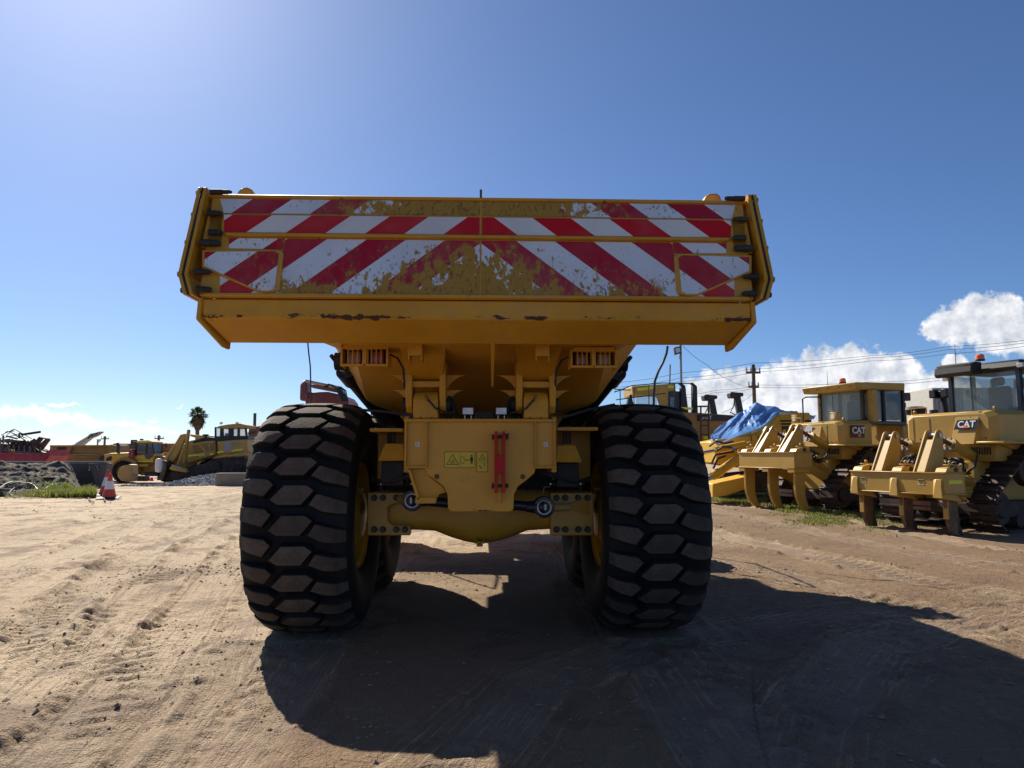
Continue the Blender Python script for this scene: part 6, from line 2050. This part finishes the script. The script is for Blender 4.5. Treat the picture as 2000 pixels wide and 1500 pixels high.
slab('mirror_frame', [(255, 862), (256, 859), (267, 859), (267, 862), (259, 862.5), (258, 868), (255.5, 868)], YW2 - .1, .08, BLACK, cbl)
slab('fire_extinguisher', [(251, 882), (253, 878), (260, 877), (261, 895), (251, 895)], YW2 - .15, .3, paint('dull red', (.26, .03, .03), .5), ld_, .03)
slab('exhaust', [(226, 884), (228, 870), (226, 866), (229, 864), (232, 870), (231, 885)], YW2 + .6, .25, BLACK, ld_, .03)
slab('step', [(270, 906), (290, 906), (288, 912), (270, 912)], YW2 - .1, .4, Y_OLD, ld_, .02)
slab('belly', [(262, 903), (300, 902), (305, 925), (262, 930)], YW2 + .5, 1.2, Y_OLD, ld_, .04)
slab('front_frame', [(300, 890), (318, 892), (322, 912), (300, 920)], YW2 + .4, 1.2, BROWN_OLD, ld_, .04)
slab('under_step', [(282, 922), (306, 922), (306, 930), (282, 930)], YW2 - .1, .5, BLACK, ld_, .02)
# loose bucket end lying in front of it
bk = MB().prism([at(x, y, 43.5) for x, y in [(229, 930), (231, 922), (238, 911), (251, 907), (258, 908), (257, 918), (259, 928), (266, 929), (266, 939), (250, 941), (236, 939)]], (0, .9, 0))
o = bk.build('bucket', paint('tan bucket paint', (.38, .27, .10), .55, .2, .4, dustcol=(.25, .18, .1)), None, bevel=.04)
tag(o, 'rounded tan steel bucket lying in front of the wheel loader', 'bucket')
rb = random.Random(9)
for k, px in enumerate((268, 274, 281)):
    o = MB().prism([at(x, y, 43.2) for x, y in [(px, 930), (px + 5, 929.5), (px + 6, 940), (px - 1, 940)]], (0, .5, 0)).build('steel_offcut', RUST_D, None, bevel=.03)
    tag(o, ['dark steel offcut beside the tan bucket', 'middle dark steel offcut between bucket and drum', 'dark steel offcut nearest the small red cone'][k], 'scrap', 'steel offcuts beside the bucket')

# ---- skip of scrap, dump body and crane boom above the wall
YS2 = 34.5
sk = thing('scrap_skip', 'crimson open skip heaped with scrap behind the retaining wall', 'skip', (at(40, 900, YS2).x, YS2, -.3), 0)
slab('skip_side', [(-80, 884), (93, 888), (80, 903), (-80, 903)], YS2, .12, RED_OLD, sk, .01)
slab('skip_far_side', [(-80, 880), (97, 880), (96, 903), (-80, 903)], YS2 + 2.2, .12, RED_OLD, sk, .01)
slab('skip_end', [(88, 888), (97, 878), (97, 890), (86, 903), (80, 903)], YS2 + .12, 2.0, RED_OLD, sk)
slab('skip_rim', [(-80, 883), (94, 887), (94, 889), (-80, 885)], YS2 - .06, .06, RED_OLD, sk)
scrap = thing('scrap_heap', 'tangled heap of dark scrap steel frames in the crimson skip', 'scrap heap', (at(30, 880, YS2 + 1).x, YS2 + 1, .9), 0)
rs_ = random.Random(12)
IRON = paint('scrap iron', (.045, .04, .042), .6, .4, .3, dustcol=(.12, .09, .075), metal=.2)
IRONL = paint('grey scrap tube', (.16, .155, .16), .55, .3, .3, metal=.3)


def bar(px0, py0, px1, py1, dy, r, mat, dy1=None):
    a, b_ = at(px0, py0, YS2 + dy), at(px1, py1, YS2 + (dy if dy1 is None else dy1))
    wbuild(MB().cyl(a, b_, r, n=5), 'steel_bar', mat, scrap)


def scr_top(x):
    return 862 - 14 * math.exp(-((x - 30) / 26) ** 2) + (8 if x > 70 else 0)


for k in range(90):
    x = rs_.uniform(-20, 84)
    y = rs_.uniform(scr_top(x), 886)
    an = rs_.choice([0, .1, -.25, .6, -.6, 1.3, 1.57])
    ln2 = rs_.uniform(8, 26)
    bar(x - math.cos(an) * ln2 / 2, y + math.sin(an) * ln2 / 2, x + math.cos(an) * ln2 / 2, y - math.sin(an) * ln2 / 2, rs_.uniform(.3, 1.9), rs_.choice([.02, .03, .05]), rs_.choice([IRON, IRON, IRONL, RUST_D]))
for q in ((2, 850, 28, 838), (28, 838, 62, 857), (28, 838, 14, 849), (14, 842, 52, 856), (40, 845, 46, 855), (0, 856, 40, 848), (10, 844, 28, 842)):
    bar(*q, .8, .022, IRONL)
bar(42, 849, 79, 843.5, .6, .07, IRON)
for k in range(7):
    bar(16 + 10.5 * k, 867 + k, 16 + 10.5 * k, 883 + .6 * k, .25, .03, IRONL)
bar(-5, 862, 25, 859, .25, .05, IRONL)
bar(8, 880, 86, 886, .2, .045, IRONL)
bar(8, 880, 18, 872, .2, .045, IRONL)
for poly, dy in (([(58, 872), (76, 853), (80, 854), (64, 876)], .5), ([(72, 872), (90, 856), (92, 859), (76, 880)], .4), ([(75, 853), (90, 856), (91, 858), (76, 856)], .5), ([(0, 866), (60, 872), (85, 884), (0, 884)], 1.0), ([(20, 858), (60, 862), (62, 872), (22, 870)], 1.2)):
    slab('steel_plate', poly, YS2 + dy, .35, RUST_D if dy < .8 else IRON, scrap)
slab('orange_offcut', [(21, 878), (28, 879), (29, 887), (24, 886)], YS2 + .1, .05, ORANGE_OLD, scrap)

YU = 53.0
db = thing('tipper_bed', 'brown yellow steel truck body resting behind the retaining wall', 'dump body', (at(150, 900, YU).x, YU, -.4), 0)
slab('side', [(93, 902), (98, 871), (222, 870), (224, 886), (190, 903)], YU + .2, 2.6, BROWN_OLD, db, .02)
slab('rim', [(97, 869.5), (222, 869), (222, 872.5), (97, 873)], YU - .1, .28, BROWN_OLD, db, .02)
slab('opening', [(112, 886), (116, 873), (133, 873), (124, 887)], YU + .15, .045, BLACK_M, db)
slab('rib', [(94, 902), (101, 873), (112, 873), (106, 888), (102, 902)], YU, .19, BROWN_OLD, db, .02)
slab('rib', [(122, 890), (131, 872), (141, 872), (134, 890)], YU, .19, BROWN_OLD, db, .02)
slab('side_beam', [(134, 887), (190, 887), (190, 889), (134, 889)], YU + .02, .17, Y_OLD, db, .01)
slab('lower_beam', [(94, 890), (134, 889), (190, 891), (192, 896), (94, 894)], YU + .1, .09, BROWN_OLD, db, .01)
slab('hinge_lug', [(208, 872), (216, 868), (224, 870), (226, 884), (210, 886)], YU - .15, .3, BROWN_OLD, db, .03)

cr_ = thing('crane_boom', 'pale grey telescopic crane boom pointing up behind the brown truck body', 'crane', (at(170, 870, 60).x, 60, -.6), 0)
slab('boom_section', [(138, 873), (150, 864), (172, 851), (178, 853), (164, 864), (155, 872)], 60, .7, paint('pale grey paint', (.42, .42, .42), .5, .15, .3), cr_, .03)
slab('boom_tip', [(170, 852), (176, 847), (184, 845.5), (196, 842), (198, 844), (188, 851), (179, 855)], 60.1, .5, GALV, cr_, .03)
for q in ([(173, 853), (177, 853), (173, 857), (170, 857)], [(178, 849), (182, 848), (179, 852), (176, 852)], [(188, 846), (191, 845), (189, 848), (186, 849)]):
    slab('boom_opening', q, 59.9, .09, BLACK, cr_)
slab('boom_base', [(120, 905), (120, 878), (142, 868), (150, 874), (150, 905)], 60, 2, BROWN_OLD, cr_, .05)

# ---- further off
power_pole('small power pole behind the brown truck body', 205, 852, [(197, 212.5, 856.5)], 118, .22)
power_pole('small power pole right of the wheel loader cab', 310.5, 850, [(302, 319.5, 856)], 100, .2)
for k, (pa, pb) in enumerate((((212, 857, 118), (302, 862, 100)), ((319, 857, 100), (372, 852, 90)))):
    A, B = at(*pa), at(*pb)
    o = MB().tube([A.lerp(B, f / 12) - Vector((0, 0, .6 * math.sin(math.pi * f / 12))) for f in range(13)], .02, n=5).build('overhead_wire', WIREM)
    tag(o, ['faint wire between the two small left power poles', 'faint wire from the small pole towards the palm'][k], 'wire', 'overhead wires')
lm = thing('yard_lamp', 'small yard lamp cluster above the brown truck body', 'lamp', (at(191, 880, 70).x, 70, -.6), 0)
wcyl('lamp_post', Vector((at(191, 870, 70).x, 70, -.6)), at(191, 858, 70), .08, GALV, lm)
slab('lamp_head', [(188.5, 858), (194, 858), (193, 861), (189.5, 861)], 70, .4, GALV, lm)
slab('lamp_head', [(190, 862), (193, 862), (192.5, 864), (190.5, 864)], 69.9, .3, GALV, lm)
sh = thing('shed_roof', 'dark gabled shed roofs behind the wheel loader', 'shed', (at(240, 880, 75).x, 75, -.6), 0)
slab('roof', [(207, 872), (224, 866), (230, 866), (240, 874), (262, 862), (275, 872), (275, 890), (207, 890)], 75, 6, paint('dark sheet roof', (.07, .065, .065), .7, .2, .3), sh)
ex = thing('orange_excavator', 'faded orange excavator cab and boom far behind the old bulldozer', 'excavator', (at(320, 885, 62).x, 62, -.6), 0)
slab('boom', [(312, 866), (345, 866), (349, 872), (349, 885), (320, 885), (312, 878)], 62, .8, ORANGE_OLD, ex, .04)
slab('cab', [(302, 869), (309, 865), (312, 868), (313, 884), (303, 884)], 61.5, 1.4, BLACK, ex, .05)
slab('body', [(296, 884), (352, 884), (352, 915), (296, 915)], 61.5, 2.5, ORANGE_OLD, ex, .05)
slab('boom_hole', [(323, 867), (326, 869), (325.5, 875), (323.5, 873)], 61.95, .045, BLACK, ex)
bt = thing('yellow_excavator', 'yellow excavator boom showing above the old bulldozer bonnet', 'excavator', (at(400, 880, 56).x, 56, -.6), 0)
slab('boom', [(370, 848), (385, 850), (420, 852), (424, 858), (396, 860), (372, 852)], 56, .6, Y_OLD, bt, .05)
slab('body', [(366, 862), (432, 860), (432, 905), (366, 905)], 56, 2.4, Y_OLD, bt, .05)
rdx = thing('red_excavator', 'dark red excavator boom with cables showing above the left rear tyre', 'excavator', (at(630, 800, 24).x, 24, 0), 0)
REDX = paint('dark red machine paint', (.16, .03, .035), .5, .2, .3)
slab('boom_end', [(585, 782), (586, 752), (593, 742), (599, 744), (600, 766), (603, 782)], 24, .6, REDX, rdx, .05)
slab('house', [(596, 766), (640, 765), (672, 772), (680, 782), (680, 850), (596, 850)], 24.3, 2.5, REDX, rdx, .06)
slab('counter_base', [(590, 840), (700, 840), (700, 905), (590, 905)], 24.3, 2.5, BLACK_M, rdx, .06)
wcyl('arm_cylinder', at(597, 744, 23.9), at(660, 757, 23.9), .07, GALV, rdx)
slab('arm', [(605, 750), (655, 753), (668, 764), (660, 767), (608, 757)], 24.05, .3, REDX, rdx, .04)
for k in range(7):
    q = [(632 + 4 * k, 757), (642 + 4 * k, 750 + k), (655 + 3.4 * k, 757 + k), (662 + 2.6 * k, 770 + k), (668 + 2 * k, 784)]
    wbuild(MB().tube([at(x, y, 23.8 + .05 * k) for x, y in q], .03, n=5), 'hydraulic_hose', BLACK_M, rdx)
gp = MB().cyl(Vector((at(498, 830, 52).x, 52, -.6)), at(498, 807, 52), .12, n=10).build('green_post', paint('dark green post', (.02, .06, .045), .6))
tag(gp, 'plain dark green post left of the left rear tyre', 'post')
bw = thing('brown_truck', 'brown machine tail partly hidden behind the left rear tyre', 'machine', (at(500, 900, 46).x, 46, -.4), 0)
slab('body', [(483, 860), (486, 834), (510, 832), (540, 832), (540, 905), (484, 905)], 46, 2.4, paint('dull brown paint', (.16, .09, .055), .6, .2, .4), bw, .05)
slab('rail', [(484, 845), (500, 842), (500, 844), (484, 848)], 45.9, .09, RUST_D, bw)

# ---- palm
YP = 140.0
pb = at(385.5, 870, YP)
pt = at(386, 826, YP)
pm = thing('palm_tree', 'fan palm with a shaggy skirt of dead fronds above the old bulldozer', 'palm tree', (pb.x, YP, -.6))
wbuild(MB().loft([[Vector((pb.x + (pt.x - pb.x) * f + r * math.cos(a), YP + r * math.sin(a), -.6 + (pt.z + .6) * f)) for a in [k * math.pi / 6 for k in range(12)]] for f, r in ((0, .55), (.3, .42), (.7, .38), (1, .4))]), 'trunk', WOODP, pm)
sx_ = MB()
secs = []
for z, r in ((840, .42), (835, .6), (829, .95), (822, 1.15), (816, 1.0), (811, .5)):
    c0 = at(386, z, YP)
    secs.append([c0 + Vector((r * (1 + .22 * math.sin(5 * a + z)) * math.cos(a), r * math.sin(a), .12 * math.sin(9 * a))) for a in [k * math.pi / 14 for k in range(28)]])
sx_.loft(secs)
DEAD = paint('dead frond thatch', (.10, .072, .045), .9, .3, .4, dustcol=(.08, .055, .03), scale=3, bump=.5)
wbuild(sx_, 'dead_skirt', DEAD, pm)
PALM = leaf('palm green', (.05, .085, .03))
rp_ = random.Random(4)
top = at(386, 813, YP)
for k in range(90):
    az, el = rp_.uniform(0, 2 * math.pi), math.radians(rp_.choice([-45, -25, -5, 10, 25, 40, 55, 70, 85]) + rp_.uniform(-10, 10))
    d = Vector((math.cos(az) * math.cos(el), math.sin(az) * math.cos(el), math.sin(el)))
    ln2 = rp_.uniform(1.0, 1.6)
    hubp = top + d * ln2
    side = d.cross(Vector((0, 0, 1))).normalized() if abs(d.z) < .98 else Vector((1, 0, 0))
    nrm = side.cross(d)
    f_ = MB()
    f_.cyl(top, hubp, .035, n=4)
    n = 15
    for i in range(n):
        a = math.radians(-95 + 190 * i / (n - 1))
        ll = rp_.uniform(.75, 1.05) * (1 - .25 * abs(math.sin(a)))
        tip = hubp + (d * math.cos(a) + side * math.sin(a)) * ll + Vector((0, 0, -.30 * ll))
        midp = hubp + (d * math.cos(a) + side * math.sin(a)) * ll * .55 + nrm * .04
        w_ = (side * math.cos(a) - d * math.sin(a)) * .065
        b0 = len(f_.v)
        f_.v += [tuple(hubp), tuple(midp + w_), tuple(tip), tuple(midp - w_)]
        f_.f += [(b0, b0 + 1, b0 + 2, b0 + 3)]
        f_.m += [0]
    wbuild(f_, 'frond', DEAD if el < math.radians(-32) and rp_.random() < .5 else PALM, pm, smooth=0)
for k in range(60):
    az = rp_.uniform(0, 2 * math.pi)
    r = rp_.uniform(.7, 1.3)
    p = at(386, rp_.uniform(816, 828), YP) + Vector((r * math.cos(az), r * math.sin(az), 0))
    q = p + Vector((.3 * math.cos(az), .3 * math.sin(az), -rp_.uniform(.7, 1.6)))
    f_ = MB()
    s_ = Vector((-math.sin(az), math.cos(az), 0)) * .12
    f_.add([p, p.lerp(q, .5) + s_, q, p.lerp(q, .5) - s_], [(0, 1, 2, 3)])
    wbuild(f_, 'hanging_frond', DEAD, pm, smooth=0)

# low scrub and roofs far beyond, so the yard does not end in an empty plain
SCRUB = paint('far scrub', (.055, .065, .035), .95, .3, .3, bump=0)
fb = MB()
r2 = random.Random(8)
for k in range(220):
    az = math.radians(r2.uniform(-60, 60))
    dist = r2.uniform(170, 330)
    c0 = Vector((CAM.x + math.sin(az) * dist, CAM.y + math.cos(az) * dist, -.8))
    h_, w_ = r2.uniform(2.0, 4.6), r2.uniform(4, 12)
    secs = []
    for z, f in ((0, 1), (.45, 1.05), (.8, .75), (1.0, .25)):
        secs.append([c0 + Vector((w_ * f * (1 + .3 * math.sin(3 * a + k + 5 * z)) * math.cos(a), w_ * .5 * f * math.sin(a), h_ * z * (1 + .25 * math.sin(4 * a + k * 2)))) for a in [q * math.pi / 7 for q in range(14)]])
    fb.loft(secs)
o = fb.build('far_scrub', SCRUB)
tag(o, 'low dark line of distant scrub along the horizon', 'scrub', kind='stuff')
